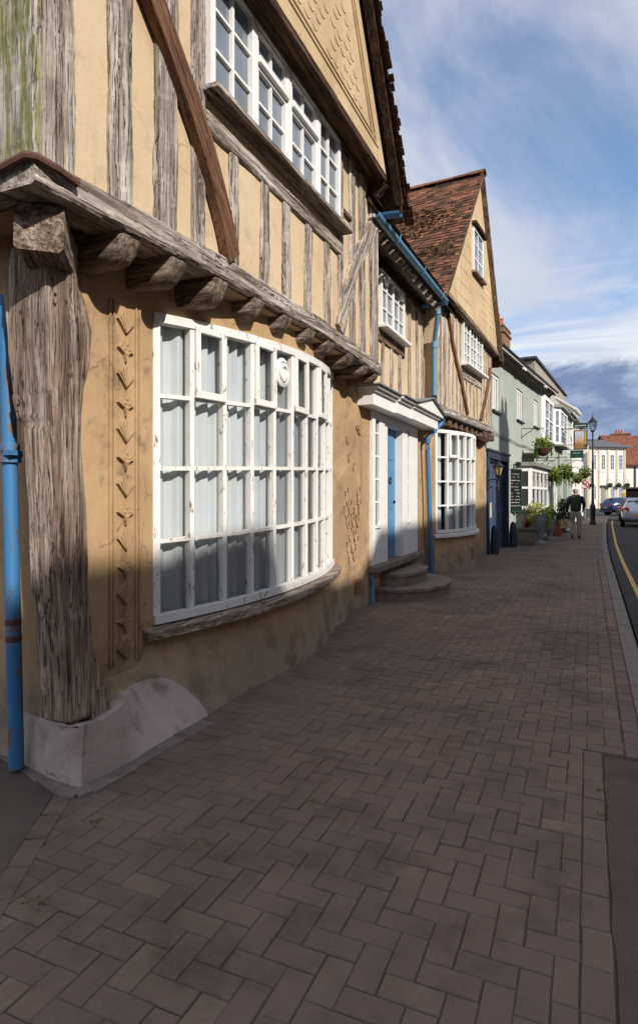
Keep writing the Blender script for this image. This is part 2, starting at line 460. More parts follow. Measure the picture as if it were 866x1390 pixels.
def wmix(f, a, b):
    n = wn('ShaderNodeMix', data_type='RGBA')
    for i, v in ((0, f), (6, a), (7, b)):
        if hasattr(v, 'links'): lk(v, n.inputs[i])
        else: n.inputs[i].default_value = v
    return n.outputs[2]
zz = wm('MAXIMUM', sp.outputs[2], 0.0)
den = wm('ADD', zz, .12)
cb = wn('ShaderNodeCombineXYZ'); lk(wm('DIVIDE', sp.outputs[0], den), cb.inputs[0]); lk(wm('DIVIDE', sp.outputs[1], den), cb.inputs[1])
def wnoise(scale, loc, sc3, detail=8, rough=.6, dist=.4, src=None):
    mp = wn('ShaderNodeMapping'); mp.inputs['Location'].default_value = loc; mp.inputs['Scale'].default_value = sc3
    mp.inputs['Rotation'].default_value = (0, 0, R(25))
    lk(src or cb.outputs[0], mp.inputs[0])
    n = wn('ShaderNodeTexNoise'); n.inputs['Scale'].default_value = scale; n.inputs['Detail'].default_value = detail
    n.inputs['Roughness'].default_value = rough; n.inputs['Distortion'].default_value = dist
    lk(mp.outputs[0], n.inputs['Vector']); return n.outputs[0]
cir = wnoise(1.1, (3.1, .4, 0), (1, .55, 1), 9, .6, .7)
col = wmix(wm('ADD', wm('MULTIPLY', wmask(cir, .31, .57), .84), .06), sky.outputs[0], (3.5, 3.65, 4.2, 1))
wsp = wnoise(1.3, (8.2, 2.0, 0), (.7, 1.6, 1), 9, .62, .8)
low = wmask(zz, .42, .22)
wspm = wm('MULTIPLY', low, wmask(wsp, .36, .62))
col = wmix(wm('MULTIPLY', wspm, .85), col, (4.6, 4.7, 4.95, 1))
# heavy slate-blue cumulus low over the end of the street
dirn = wnoise(7, (1.7, .2, 0), (1, 1, 1.5), 8, .62, .3, src=tc.outputs['Generated'])
top = wm('ADD', zz, wm('MULTIPLY', wm('SUBTRACT', dirn, .5), .20))
dm = wmask(top, .215, .185)
az = wmask(wm('ADD', sp.outputs[0], wm('MULTIPLY', wm('SUBTRACT', dirn, .5), .12)), -.14, -.07)
dn = wnoise(11, (4.7, 3.2, 0), (1, 1, 2.4), 8, .6, .2, src=tc.outputs['Generated'])
dcol = wmix(wmask(dn, .38, .66), (.85, 1.3, 2.3, 1), (2.0, 2.45, 3.4, 1))
dcol = wmix(wmask(zz, .085, .03), dcol, (3.0, 3.35, 4.1, 1))
col = wmix(wm('MULTIPLY', wm('MULTIPLY', dm, az), .93), col, dcol)
lk(col, bg.inputs[0]); bg.inputs[1].default_value = .145
sc.view_settings.view_transform = 'Standard'; sc.view_settings.look = 'None'; sc.view_settings.gamma = 1
sc.view_settings.use_curve_mapping = False; sc.view_settings.exposure = .40
sc.cycles.max_bounces = 8; sc.cycles.transparent_max_bounces = 12; sc.cycles.sample_clamp_indirect = 4

# ------------------------------------------------------------------ ground, road, pavement
def gz(y): return .015 * min(max(y - 2.5, 0), 8)
BEND = R(-4.5)
O3 = Vector((-2.68, 11.3, 0))
FR = Matrix.Translation(O3) @ Matrix.Rotation(BEND, 4, 'Z')          # x = out of the wall, y = along the street
KERB = [(-6, .47), (2, .47), (8, .47), (12, .48), (16, .50), (22, .58), (30, .78), (38, 1.0), (47, 1.35)]
def kx(y):
    for (a, p), (b, q) in zip(KERB, KERB[1:]):
        if y <= b: return p + (q - p) * (y - a) / (b - a)
    return KERB[-1][1]
M['asphalt'] = tinted('asphalt', [(.2, lin(66, 64, 64)), (.6, lin(82, 79, 78))], .9, .2, .006, speck=(.16, .15, .14, 1), bscale=80, stain=.6)
M['asphalt_old'] = tinted('old tarmac', [(.2, lin(88, 78, 72)), (.6, lin(106, 95, 88))], .9, .2, .012, speck=(.24, .21, .19, 1), bscale=60, stain=.7)
M['earth'] = tinted('ground', [(.2, lin(78, 74, 70)), (.6, lin(96, 92, 86))], .95, .1)
M['block'] = tinted('paving block', [(.1, lin(112, 98, 89)), (.45, lin(118, 103, 94)), (.8, lin(124, 109, 98)), (.95, lin(132, 117, 104))], .85, .22, .005, speck=(.30, .27, .24, 1), bscale=70, stain=.75)
M['joint'] = plain('paving joint sand', lin(88, 76, 66), .95, .1, 0, .4, 12)
M['yellow'] = painted('yellow road paint', lin(196, 156, 70), lin(90, 84, 80), .6, .7, (9, 9, 9))
M['moss'] = leaf_mat('joint moss', lin(70, 84, 30), lin(104, 120, 44))

m = MB(); m.poly([(-300, -120, -.16), (300, -120, -.16), (300, 420, -.16), (-300, 420, -.16)]); tag(m.build('ground', 'earth'), kind='structure')
def road():
    m = MB(); ys = [-12, 0] + [2.5 + i for i in range(0, 9)] + [14, 18, 22, 30, 38, 47, 60, 80, 110]
    for a, b in zip(ys, ys[1:]):
        za, zb = gz(a) - .11, gz(b) - .11
        m.poly([(kx(a) + .05 if a < 47 else -14, a, za), (9, a, za), (9 if b < 60 else 40, b, zb), (kx(b) + .05 if b < 47 else -14, b, zb)])
    return m.build('road', 'asphalt')
tag(road(), kind='structure')
def strip(name, mat, fx, y0, y1, w, lift, n=40):
    m = MB()
    for i in range(n):
        a, b = y0 + (y1 - y0) * i / n, y0 + (y1 - y0) * (i + 1) / n
        m.poly([(fx(a), a, gz(a) - .11 + lift), (fx(a) + w, a, gz(a) - .11 + lift), (fx(b) + w, b, gz(b) - .11 + lift), (fx(b), b, gz(b) - .11 + lift)])
    return tag(m.build(name, mat), kind='structure')
strip('road_line', 'yellow', lambda y: kx(y) + .24, -6, 44, .075, .006)
# side road by the cream house: pale give-way line
m = MB(); m.poly([(-1.5, 47.6, .02), (3.2, 47.9, .02), (3.2, 48.15, .02), (-1.5, 47.85, .02)]); tag(m.build('road_marking', 'kerb'), kind='structure')

def pavement():
    m = MB(); rnd = random.Random(3)
    # bed under the blocks
    ys = [-1] + [i * .5 for i in range(0, 40)] + [20 + i * 3 for i in range(0, 10)]
    for a, b in zip(ys, ys[1:]):
        za, zb = gz(a) - .006, gz(b) - .006
        m.poly([(-3.4, a, za), (kx(a) - .1, a, za), (kx(b) - .1, b, zb), (-3.4, b, zb)])
    return tag(m.build('pavement_bed', 'joint'), kind='structure')
pavement()
YARD = [(-1.40, .35), (-2.62, 2.42)]        # edge between the yard tarmac and the blocks
def yard_side(x, y):                          # >0 on the paved side
    (ax, ay), (bx, by) = YARD
    return ((bx - ax) * (y - ay) - (by - ay) * (x - ax)) * -1
def blocks():
    m = MB(); rnd = random.Random(5); U = .1035
    def block(cx, cy, lx, ly, rot=0, up=0):
        zc = gz(cy) + rnd.gauss(0, .0011) + up; g = .0014; e = .0036
        tx, ty = rnd.gauss(0, .006), rnd.gauss(0, .006)
        rot += rnd.gauss(0, .006); co, si = math.cos(rot), math.sin(rot)
        cx += rnd.gauss(0, .0012); cy += rnd.gauss(0, .0012)
        def P(dx, dy, z): return (cx + dx * co - dy * si, cy + dx * si + dy * co, z + dx * tx + dy * ty)
        hx, hy = lx / 2 - g, ly / 2 - g
        lo = [(-hx, -hy), (hx, -hy), (hx, hy), (-hx, hy)]
        t = min(1, max(0, rnd.gauss(.48, .17)))
        if cy < 1.9 and cx < -1.0 and rnd.random() < .5: t = min(1, t + .3)
        top = [m.b.verts.new(P(x * (hx - e) / hx, y * (hy - e) / hy, zc)) for x, y in lo]
        mid = [m.b.verts.new(P(x, y, zc - .004)) for x, y in lo]
        bot = [m.b.verts.new(P(x, y, zc - .03)) for x, y in lo]
        f = m.b.faces.new(top); m.tint.append((f, t))
        for A, B in ((top, mid), (mid, bot)):
            for k in range(4):
                f = m.b.faces.new((B[k], B[(k + 1) % 4], A[(k + 1) % 4], A[k])); m.tint.append((f, t))
    def ok(x, y):
        if y > 11.2:
            if x < -2.68 + (y - 11.3) * .0787 - .35: return False
        elif x < -3.3: return False
        if yard_side(x, y) < .07: return False
        return True
    nx0, nx1, ny = -33, 6, int(37 / U)
    # the pattern sits about 3 degrees off the kerb in places: keep it true to the near wall
    for j in range(2, ny):
        for i in range(nx0, nx1):
            k = (i - j) % 4
            x, y = i * U, j * U
            if k == 0: c = (x + U, y + U / 2, 2 * U, U)
            elif k == 3: c = (x + U / 2, y + U, U, 2 * U)
            else: continue
            if c[1] > 36: continue
            if not ok(c[0], c[1]): continue
            lim = -.022 if c[1] < 4.1 else kx(c[1]) - .150 - .106
            x0, x1 = c[0] - c[2] / 2, min(c[0] + c[2] / 2, lim)
            if x1 - x0 > .035: block((x0 + x1) / 2, c[1], x1 - x0, c[3])
    y = .3
    while y < 36:                             # stretcher course along the kerb
        block((.032 if y < 4.05 else kx(y) - .15 - .054), y, U, 2 * U - .001); y += 2 * U
    (ax, ay), (bx, by) = YARD; L = math.hypot(bx - ax, by - ay); n = int(L / (2 * U))
    for i in range(n):                        # border course along the yard
        t = (i + .5) / n; a = math.atan2(by - ay, bx - ax)
        nxn, nyn = -(by - ay) / L, (bx - ax) / L
        block(ax + (bx - ax) * t - nxn * .06, ay + (by - ay) * t - nyn * .06, 2 * U, U, a, .0055)
    o = m.build('pavement', 'block', recalc=False)
    return tag(o, kind='structure')
blocks()
def far_pave():
    m = MB(); ys = [35.9, 40, 44, 47]
    for a, b in zip(ys, ys[1:]):
        m.poly([(-2.4 + (a - 11) * .075, a, .12), (kx(a) - .14, a, .12), (kx(b) - .14, b, .12), (-2.4 + (b - 11) * .075, b, .12)], .5)
    return tag(m.build('far_pavement', 'block'), kind='structure')
far_pave()
def kerb():
    m = MB(); y = -2.0; rnd = random.Random(2)
    while y < 47:
        L = .91; a, b = y + .004, y + L - .004
        za, zb = gz(a) + rnd.gauss(0, .002), gz(b) + rnd.gauss(0, .002)
        xa, xb = kx(a), kx(b); t = rnd.uniform(.3, .7)
        pr = [(-.145, -.2), (-.145, 0), (-.012, 0), (0, -.014), (.012, -.2)]
        A = [m.b.verts.new((xa + p, a, za + q)) for p, q in pr]; B = [m.b.verts.new((xb + p, b, zb + q)) for p, q in pr]
        for k in range(4): m.b.faces.new((A[k], A[k + 1], B[k + 1], B[k]))
        m.b.faces.new(A); m.b.faces.new(B[::-1]); y += L
    return tag(m.build('kerb', 'kerb'), kind='structure')
kerb()
def patch():
    m = MB(); rnd = random.Random(4)
    def e(y): return .088 + rnd.uniform(-.008, .008)
    ys = [-.5 + i * .12 for i in range(39)]
    xs = [e(y) for y in ys]
    for i in range(38): m.poly([(xs[i], ys[i], gz(ys[i]) + .002), (.323, ys[i], gz(ys[i]) + .002), (.323, ys[i + 1], gz(ys[i + 1]) + .002), (xs[i + 1], ys[i + 1], gz(ys[i + 1]) + .002)], .4)
    return tag(m.build('tarmac_strip', 'asphalt_old'), kind='structure')
patch()
m = MB(); m.poly([(-1.36, .1, .003), (-1.36, .30, .003), (-2.60, 2.40, .003), (-2.58, 2.66, .003), (-9, 3.0, .003), (-9, .1, .003)], .5); tag(m.build('side_yard', 'asphalt_old'), kind='structure')
def fillet():
    """mortar fillet round the foot of the plinth"""
    m = MB(); rnd = random.Random(8)
    pts = [(-3.3, 2.70), (-3.0, 2.62), (-2.82, 2.55), (-2.68, 2.50), (-2.57, 2.47), (-2.50, 2.48), (-2.47, 2.56), (-2.46, 2.8), (-2.455, 3.1), (-2.45, 3.4), (-2.45, 3.6)]
    for (a, b), (c, d) in zip(pts, pts[1:]):
        m.obox(((a + c) / 2, (b + d) / 2, .005 + rnd.uniform(-.002, .002)), ((c - a) * 1.35, (d - b) * 1.35, 0), (-(d - b) * .001, (c - a) * .001, .02), Vector((-(d - b), c - a, 0)).normalized() * rnd.uniform(.09, .13))
    return tag(m.build('mortar_fillet', 'kerb'), kind='structure')
fillet()
def weeds():
    rnd = random.Random(12); m = MB()
    for cx, cy in [(-1.62, 2.35), (-1.98, 1.75), (-1.3, 2.9), (.07, 3.35), (.075, 3.6), (-2.2, 2.3)]:
        for k in range(13):
            x, y = cx + rnd.gauss(0, .025), cy + rnd.gauss(0, .02); s = rnd.uniform(.005, .011); a = rnd.uniform(0, 6.28)
            z = gz(y) + .002; h = rnd.uniform(.001, .006)
            m.poly([(x - s * math.cos(a), y - s * math.sin(a), z), (x + s * math.sin(a) * .5, y - s * .5 * math.cos(a), z + h), (x + s * math.cos(a), y + s * math.sin(a), z + h), (x - s * math.sin(a) * .5, y + s * .5 * math.cos(a), z + h * .6)], rnd.random())
    return tag(m.build('joint_moss', 'moss', recalc=False), kind='stuff')
weeds()
# ------------------------------------------------------------------ the near timber framed house
H1 = root('timber_framed_house', 'jettied ochre timber framed house with a big white bow window, nearest on the left', 'house', (-2.78, 2.6, 0))
XL, XU = -2.78, -2.42
BY0, BY1, BSG = 3.45, 6.72, .28                      # bow: ends on the wall, depth
def arc(s, off=0, y0=BY0, y1=BY1, sg=BSG, x0=XL):
    ch = (y1 - y0) / 2; r = (ch * ch + sg * sg) / (2 * sg); A = math.asin(ch / r); cx = x0 + sg - r; cy = (y0 + y1) / 2
    a = (2 * s - 1) * A
    return Vector((cx + (r + off) * math.cos(a), cy + (r + off) * math.sin(a), 0)), Vector((math.cos(a), math.sin(a), 0)), Vector((-math.sin(a), math.cos(a), 0))

def bow_window(parent, arcf, zb, zt, ncol, nrow, frame=ID, paint='white_old', casements=(), fan=None, sillw=.11, bar=.042, curtains=True, gap_cols=(), rail=.03):
    """curved window: part = frame with its glazing bars; sub-parts = pane, sill, casements, fan"""
    m = MB(frame)
    def zl(s): return zb(s), zt(s)
    seg = ncol * 4
    def sweep(zf, off0, off1, h):
        rows = []
        for i in range(seg + 1):
            s = i / seg; p0 = arcf(s, off0)[0]; p1 = arcf(s, off1)[0]; z = zf(s)
            rows.append([m.b.verts.new((p0.x, p0.y, z)), m.b.verts.new((p1.x, p1.y, z)), m.b.verts.new((p1.x, p1.y, z + h)), m.b.verts.new((p0.x, p0.y, z + h))])
        for A, B in zip(rows, rows[1:]):
            for k in range(4): m.b.faces.new((A[k], A[(k + 1) % 4], B[(k + 1) % 4], B[k]))
        m.b.faces.new(rows[0]); m.b.faces.new(rows[-1])
    sweep(lambda s: zt(s) - .065, -.06, .022, .065)
    sweep(lambda s: zb(s), -.06, .03, .06)
    for j in range(1, nrow):
        sweep(lambda s: zb(s) + .06 + (zt(s) - zb(s) - .125) * j / nrow - .014, -.05, .004, rail)
    for i in range(ncol + 1):
        s = i / ncol; wd = bar if 0 < i < ncol else .06
        p, nn, tt = arcf(min(max(s, .008), .992), -.025)
        z0, z1 = zb(s) + .058, zt(s) - .063
        m.obox((p.x, p.y, (z0 + z1) / 2), nn * .07, tt * wd, (0, 0, z1 - z0), .006)
    fr = m.build('bow_window', paint, parent)
    m = MB(frame)
    m.grid(lambda u, v: Vector((arcf(u, -.034)[0].x, arcf(u, -.034)[0].y, zb(u) + .05 + (zt(u) - zb(u) - .1) * v)), ncol * 2, 1)
    m.build('pane', 'glass', fr, recalc=False)
    m = MB(frame); rows = []
    for i in range(seg + 1):
        s = -.03 + 1.06 * i / seg; p0 = arcf(s, -.05)[0]; p1 = arcf(s, sillw)[0]; z = zb(min(max(s, 0), 1)) - .004
        rows.append([m.b.verts.new((p0.x, p0.y, z - .08)), m.b.verts.new((p1.x, p1.y, z - .08)), m.b.verts.new((p1.x, p1.y, z - .025)), m.b.verts.new((p0.x, p0.y, z))])
    for A, B in zip(rows, rows[1:]):
        for k in range(4): m.b.faces.new((A[k], A[(k + 1) % 4], B[(k + 1) % 4], B[k]))
    m.b.faces.new(rows[0]); m.b.faces.new(rows[-1])
    m.build('sill', 'sill_y' if paint == 'white_old' else 'white_wood', fr)
    for ci in casements:
        m = MB(frame); s = (ci + .5) / ncol; p, nn, tt = arcf(s, .018)
        w = (arcf(1 / ncol)[0] - arcf(0)[0]).length - bar * .6
        z1 = zt(s) - .055; z0 = zb(s) + .06 + (zt(s) - zb(s) - .125) * (nrow - 1) / nrow + .012; h = z1 - z0
        lean = Vector((0, 0, h)) + nn * -.006
        b0 = Vector((p.x, p.y, z0)) + nn * .004
        for sx in (-1, 1): m.obox(b0 + lean / 2 + tt * sx * (w / 2 - .024), nn * .035, tt * .048, lean, .004)
        for q in (0, 1): m.obox(b0 + lean * (.03 + q * .94), nn * .034, tt * w, (0, 0, .055 if q == 0 else .045), .004)
        m.build('casement', paint, fr)
    if fan is not None:
        s, z = fan; p, nn, tt = arcf(s, -.03); m = MB(frame)
        m.lathe([(.0, .0), (.125, 0), (.13, .03), (.10, .045), (.095, .02), (.085, .02), (.08, .05), (.055, .055), (.05, .03), (0, .03)], (p.x, p.y, z), 24, nn)
        m.build('extractor_fan', 'white', fr, smooth=True)
    if curtains:
        m = MB(frame); rnd = random.Random(ncol); ph = [rnd.uniform(0, 6.28) for _ in range(6)]; gaps = gap_cols
        n = ncol * 26
        def cp(u, v):
            o = -.10 + .030 * math.sin(u * 150 + ph[0] + 2.2 * math.sin(u * 17 + ph[1])) * (1 - .25 * v) + .010 * math.sin(u * 47 + ph[2] + v * .8) + .008 * math.sin(u * 330 + ph[3])
            p = arcf(min(max(u, -.03), 1.03), o)[0]
            return (p.x, p.y, zb(u) - .02 + (zt(u) - zb(u) + .02) * (1 - v))
        segs = [0] + [g for ab in gaps for g in ab] + [1]
        for a, b in zip(segs[::2], segs[1::2]):
            k = max(4, int(n * (b - a)))
            m.grid(lambda u, v: cp(a + (b - a) * u, v), k, 5)
        m.build('curtain', 'curtain', fr, smooth=True, recalc=False, cut=0)
    return fr

zb1 = lambda s: .70 + .09 * s
zt1 = lambda s: 2.885 + .16 * s
# ground floor wall left and right of the bow, the strip over it, the curved apron under it
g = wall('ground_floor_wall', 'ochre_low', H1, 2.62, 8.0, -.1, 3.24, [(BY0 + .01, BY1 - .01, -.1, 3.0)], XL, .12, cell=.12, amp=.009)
m = MB()
m.grid(lambda u, v: (arc(u, -.03)[0].x + noise.noise(Vector((u * 5, v * 3, 1))) * .012, arc(u)[0].y, zt1(u) - .02 + (3.23 - zt1(u)) * v), 24, 4)
for i in range(24):
    a, b = arc(i / 24, -.03)[0], arc((i + 1) / 24, -.03)[0]
m.build('window_head_wall', 'ochre_low', H1, smooth=True)
def arcx(y):
    if y <= BY0 or y >= BY1: return XL
    ch = (BY1 - BY0) / 2; r = (ch * ch + BSG * BSG) / (2 * BSG); return XL + BSG - r + math.sqrt(max(0, r * r - (y - (BY0 + BY1) / 2) ** 2))
def sm(a, b, x): t = min(1, max(0, (x - a) / (b - a))); return t * t * (3 - 2 * t)
def foot(y, z):
    """face of the wall below the bow: it flares out to the pavement at the near end"""
    ax = arcx(y); top = .46 + (.20 + .09 * min(1, max(0, (y - BY0) / 3.2))) * sm(3.28, 3.46, y) * (1 - sm(6.75, 6.95, y))
    xb = max(ax + .05, -2.505 + (-2.70 + 2.505) * sm(4.6, 6.9, y)); xt = ax + .010
    t = min(1, max(0, z / top)); return xt + (xb - xt) * (1 - t) ** 1.5 + noise.noise(Vector((y * 1.7, z * 3, 4))) * .010
m = MB()
def apron(u, v):
    y = 2.75 + 4.25 * u; top = .46 + (.20 + .09 * min(1, max(0, (y - BY0) / 3.2))) * sm(3.28, 3.46, y) * (1 - sm(6.75, 6.95, y))
    z = -.1 + (top + .1) * v; return (foot(y, max(z, 0)) if v < .999 else foot(y, z) - .03, y, z)
m.grid(apron, 64, 18); m.build('bow_apron', 'ochre_low', H1, smooth=True)
bw = bow_window(H1, arc, zb1, zt1, 10, 4, casements=(1, 3, 5, 7), fan=(.445, 2.71), gap_cols=((.372, .3748),))
m = MB(); m.box(-5.2, -5.1, 2.9, 7.2, 0, 3.1); m.box(-5.2, -2.9, 2.85, 2.9, 0, 3.1); m.box(-5.2, -2.9, 7.2, 7.25, 0, 3.1); m.box(-5.2, -2.86, 2.9, 7.2, 0, .05); m.box(-5.2, -2.86, 2.9, 7.2, 3.1, 3.14)
m.build('room', 'dark', H1)
# side wall facing the yard
def fx(v): return v
M90 = Matrix.Translation((0, 2.64, 0)) @ Matrix.Rotation(R(-90), 4, 'Z')       # frame: x -> -Y, y -> +X
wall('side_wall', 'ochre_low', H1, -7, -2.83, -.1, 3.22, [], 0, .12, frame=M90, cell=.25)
# cement plinth at the corner: a worn patch of render running from the yard side round under the post
m = MB()
PL = [(-3.7, 2.76, .30), (-3.3, 2.68, .31), (-3.0, 2.59, .31), (-2.80, 2.54, .33), (-2.66, 2.515, .335), (-2.57, 2.505, .33), (-2.52, 2.515, .34), (-2.505, 2.56, .34), (-2.50, 2.7, .33), (-2.49, 2.9, .36), (-2.49, 3.1, .33), (-2.49, 3.28, .36), (-2.49, 3.42, .345), (-2.49, 3.52, .30), (-2.49, 3.60, .23), (-2.49, 3.67, .13), (-2.49, 3.71, .02)]
def plin(u, v):
    t = u * (len(PL) - 1); i = min(int(t), len(PL) - 2); f = t - i
    x, y, tz = (PL[i][q] * (1 - f) + PL[i + 1][q] * f for q in range(3))
    tz += .012 * noise.noise(Vector((x * 9, y * 9, 2)))
    st = t > 6.2; b_ = sm(2.80, 3.2, y) if st else 0
    vv = min(v / .85, 1); z = -.1 + (tz + .1) * vv
    k_ = noise.noise(Vector((x * 6, y * 6, z * 6))) * .007
    if st:
        px = x * (1 - b_) + (foot(y, max(z, 0)) + .012) * b_ - .02 * (vv ** 2) * (1 - b_) + k_; py = y
    else: px, py = x + .3 * .02 * vv, y + .025 * vv + k_
    if v > .85:
        q = (v - .85) / .15; z = tz + (.012 if b_ > .6 else -.03) * q
        if st: px -= (.16 * (1 - b_) + .05 * b_) * q
        else: py += .14 * q; px -= .04 * q
    return (px, py, z)
m.grid(plin, 90, 20); m.build('plinth', 'plinth', H1, smooth=True, cut=.9)
# the great corner post
def corner_post():
    Wd = Matrix.Translation((-2.655, 2.52, 0)); b = bmesh.new(); rings = []
    # z, left edge x, street face x, front y, back y
    prof = [(.22, -2.74, -2.66, 2.585, 2.74), (.315, -2.74, -2.66, 2.585, 2.74), (.345, -2.757, -2.62, 2.49, 2.79), (.46, -2.755, -2.625, 2.492, 2.775), (.71, -2.76, -2.63, 2.475, 2.71), (1.1, -2.755, -2.635, 2.445, 2.665), (1.49, -2.755, -2.635, 2.425, 2.65), (1.89, -2.79, -2.635, 2.405, 2.615),
            (2.06, -2.82, -2.635, 2.40, 2.615), (2.2, -2.84, -2.635, 2.395, 2.63), (2.39, -2.87, -2.63, 2.385, 2.685), (2.55, -2.89, -2.63, 2.38, 2.71), (2.68, -2.91, -2.64, 2.38, 2.68), (2.86, -2.90, -2.65, 2.38, 2.58), (2.97, -2.86, -2.655, 2.39, 2.49)]
    n = 84; steps = 120
    for i in range(steps + 1):
        z = .22 + (2.97 - .22) * i / steps; k = 0
        while k < len(prof) - 2 and prof[k + 1][0] < z: k += 1
        a, c = prof[k], prof[k + 1]; f = (z - a[0]) / (c[0] - a[0])
        xl, xa, yf, yr = (a[q] + (c[q] - a[q]) * f for q in range(1, 5)); xl -= .10
        ring = []
        for j in range(n):
            t = 2 * math.pi * j / n; cx, sx = math.cos(t), math.sin(t); e = .22
            x = math.copysign(abs(cx) ** e, cx); y = math.copysign(abs(sx) ** e, sx)
            px = (xl + xa) / 2 + x * (xa - xl) / 2 + 2.68; py = (yf + yr) / 2 + y * (yr - yf) / 2 - 2.5
            gr = noise.noise(Vector((px * 30, py * 30, z * 2.1))) * .007 + noise.noise(Vector((px * 9, py * 9, z * 2.6 + 9))) * .010 + noise.noise(Vector((px * 60, py * 60, z * 2.5))) * .003
            cut = noise.noise(Vector((px * 26 + 5, py * 26, z * 1.3 + 3)))
            if cut > .30: gr -= (cut - .30) * .05
            if y < -.5 and x < .9:                      # worn carving on the yard side
                if 1.98 < z < 2.02: gr -= .008
                elif 2.02 <= z < 2.16: gr += .006 * math.copysign(1, math.sin(px * 130))
            ring.append(b.verts.new((px + x * gr, py + y * gr, z)))
        rings.append(ring)
    for A, B in zip(rings, rings[1:]):
        for j in range(n): b.faces.new((A[j], A[(j + 1) % n], B[(j + 1) % n], B[j]))
    b.faces.new(rings[0]); b.faces.new(rings[-1]); bmesh.ops.recalc_face_normals(b, faces=b.faces[:])
    me = bpy.data.meshes.new('corner_post'); b.to_mesh(me); b.free(); me.materials.append(M['oak_post'])
    me.polygons.foreach_set('use_smooth', [True] * len(me.polygons)); me.set_sharp_from_angle(angle=.7)
    return link(bpy.data.objects.new('corner_post', me), H1, Wd)
cp = corner_post()
timber('repair_block', 'oak_post', H1, [(-2.59, 2.755, .30), (-2.595, 2.745, .475)], .14, .12, (1, -.3, 0), wob=.006)
# end of the diagonal dragon beam under the corner
dv = Vector((1, -1, 0)).normalized()
timber('dragon_beam', 'oak_post', H1, [(-2.72, 2.70, 2.95), (-2.445, 2.335, 2.96)], .24, .24, (.707, .707, 0), wob=.014)

# jetty: bressumer, joists, soffit
timber('jetty_beam', 'oak', H1, [(-2.385, 2.10, 3.155), (-2.38, 3.0, 3.20), (-2.38, 4.0, 3.25), (-2.385, 5.7, 3.265), (-2.39, 7.42, 3.20)], .155, .26, (1, 0, 0), wob=.013)
timber('jetty_beam', 'oak_moss', H1, [(-2.64, 2.095, 3.17), (-5.5, 2.095, 3.17)], .16, .2, (0, -1, 0), wob=.012)
m = MB(); m.box(-7, -2.60, 2.2, 2.64, 3.16, 3.19); m.box(-2.86, -2.46, 2.2, 7.4, 3.16, 3.20); m.build('jetty_soffit', 'ochre_low', H1)
jy = [2.80, 3.25, 3.74, 4.29, 4.80, 5.30, 5.79, 6.36, 6.90, 7.30]
jb = [2.94, 2.96, 2.97, 3.02, 3.04, 3.05, 3.04, 3.03, 3.02, 3.01]
jw = [.19, .17, .185, .17, .19, .18, .18, .20, .18, .17]
for y, zb_, w_ in zip(jy, jb, jw):
    Wd = Matrix(((0, 0, 1, -2.95), (1, 0, 0, y), (0, 1, 0, zb_), (0, 0, 0, 1)))      # local z = out, x = along wall, y = up
    b = bmesh.new(); rings = []; h = 3.18 - zb_; sd = random.random() * 50
    for k in range(15):
        t = k / 14; zc = .55 * t; rr = max(0, (t - .72) / .28); low = h * (1 - math.sqrt(max(0, 1 - rr * rr))) * .85; hw = w_ / 2 * (1 - .06 * rr)
        ring = []
        for q in range(14):
            a = 2 * math.pi * q / 14; cx, sx = math.cos(a), math.sin(a)
            x = math.copysign(abs(cx) ** .5, cx) * hw; yy = (math.copysign(abs(sx) ** .5, sx) * .5 + .5) * h
            yy = low + yy * (h - low) / h
            jn = noise.noise(Vector((x * 14, yy * 14 + sd, zc * 5))) * .014
            ring.append(b.verts.new((x + jn, yy + jn, zc)))
        rings.append(ring)
    for A, B in zip(rings, rings[1:]):
        for q in range(14): b.faces.new((A[q], A[(q + 1) % 14], B[(q + 1) % 14], B[q]))
    b.faces.new(rings[0]); b.faces.new(rings[-1]); bmesh.ops.recalc_face_normals(b, faces=b.faces[:])
    me = bpy.data.meshes.new('joist'); b.to_mesh(me); b.free(); me.materials.append(M['oak_grey'])
    me.polygons.foreach_set('use_smooth', [True] * len(me.polygons)); me.set_sharp_from_angle(angle=.8)
    link(bpy.data.objects.new('joist', me), H1, Wd)
m = MB(); m.tube([(-2.68, 2.07, 3.15), (-2.5, 2.075, 3.185), (-2.41, 2.075, 3.20), (-2.37, 2.10, 3.195), (-2.35, 2.2, 3.185), (-2.35, 2.33, 3.175)], .022, 8); m.build('iron_strap', 'iron', H1, smooth=True)

# upper storey
wall('upper_wall', 'ochre', H1, 2.16, 7.38, 3.2, 5.5, [(3.60, 6.0, 4.43, 5.38)], XU - .022, .14, cell=.14, amp=.010)
wall('side_upper_wall', 'ochre', H1, -7, -2.46, 3.2, 5.5, [], 0, .12, frame=Matrix.Translation((0, 2.17, 0)) @ Matrix.Rotation(R(-90), 4, 'Z'), cell=.3)
timber('corner_stud', 'oak_moss', H1, [(-2.415, 2.27, 3.22), (-2.415, 2.265, 5.7)], .26, .5, (1, 0, 0), wob=.010)
for y0, y1, z0, z1 in [(2.64, 2.83, 3.24, 5.6), (3.03, 3.25, 3.3, 5.6), (3.42, 3.57, 3.3, 5.6), (3.90, 4.02, 3.3, 4.17), (4.37, 4.50, 3.3, 4.17), (4.77, 4.90, 3.3, 4.17), (5.21, 5.35, 3.3, 4.17), (5.67, 5.81, 3.3, 4.17),
                       (6.06, 6.18, 3.3, 5.5), (6.40, 6.56, 3.3, 5.5), (6.72, 6.90, 3.3, 5.5)]:
    j = random.uniform(-.02, .02)
    timber('stud', 'oak', H1, [(XU + .004, (y0 + y1) / 2, z0), (XU + .004, (y0 + y1) / 2 + j, z1)], y1 - y0, .12, wob=.011)
timber('end_post', 'oak', H1, [(XU + .008, 7.25, 3.2), (XU + .008, 7.22, 5.5)], .28, .2, wob=.011)
timber('window_rail', 'oak', H1, [(XU + .012, 3.56, 4.22), (XU + .012, 6.10, 4.25)], .13, .1, wob=.008)
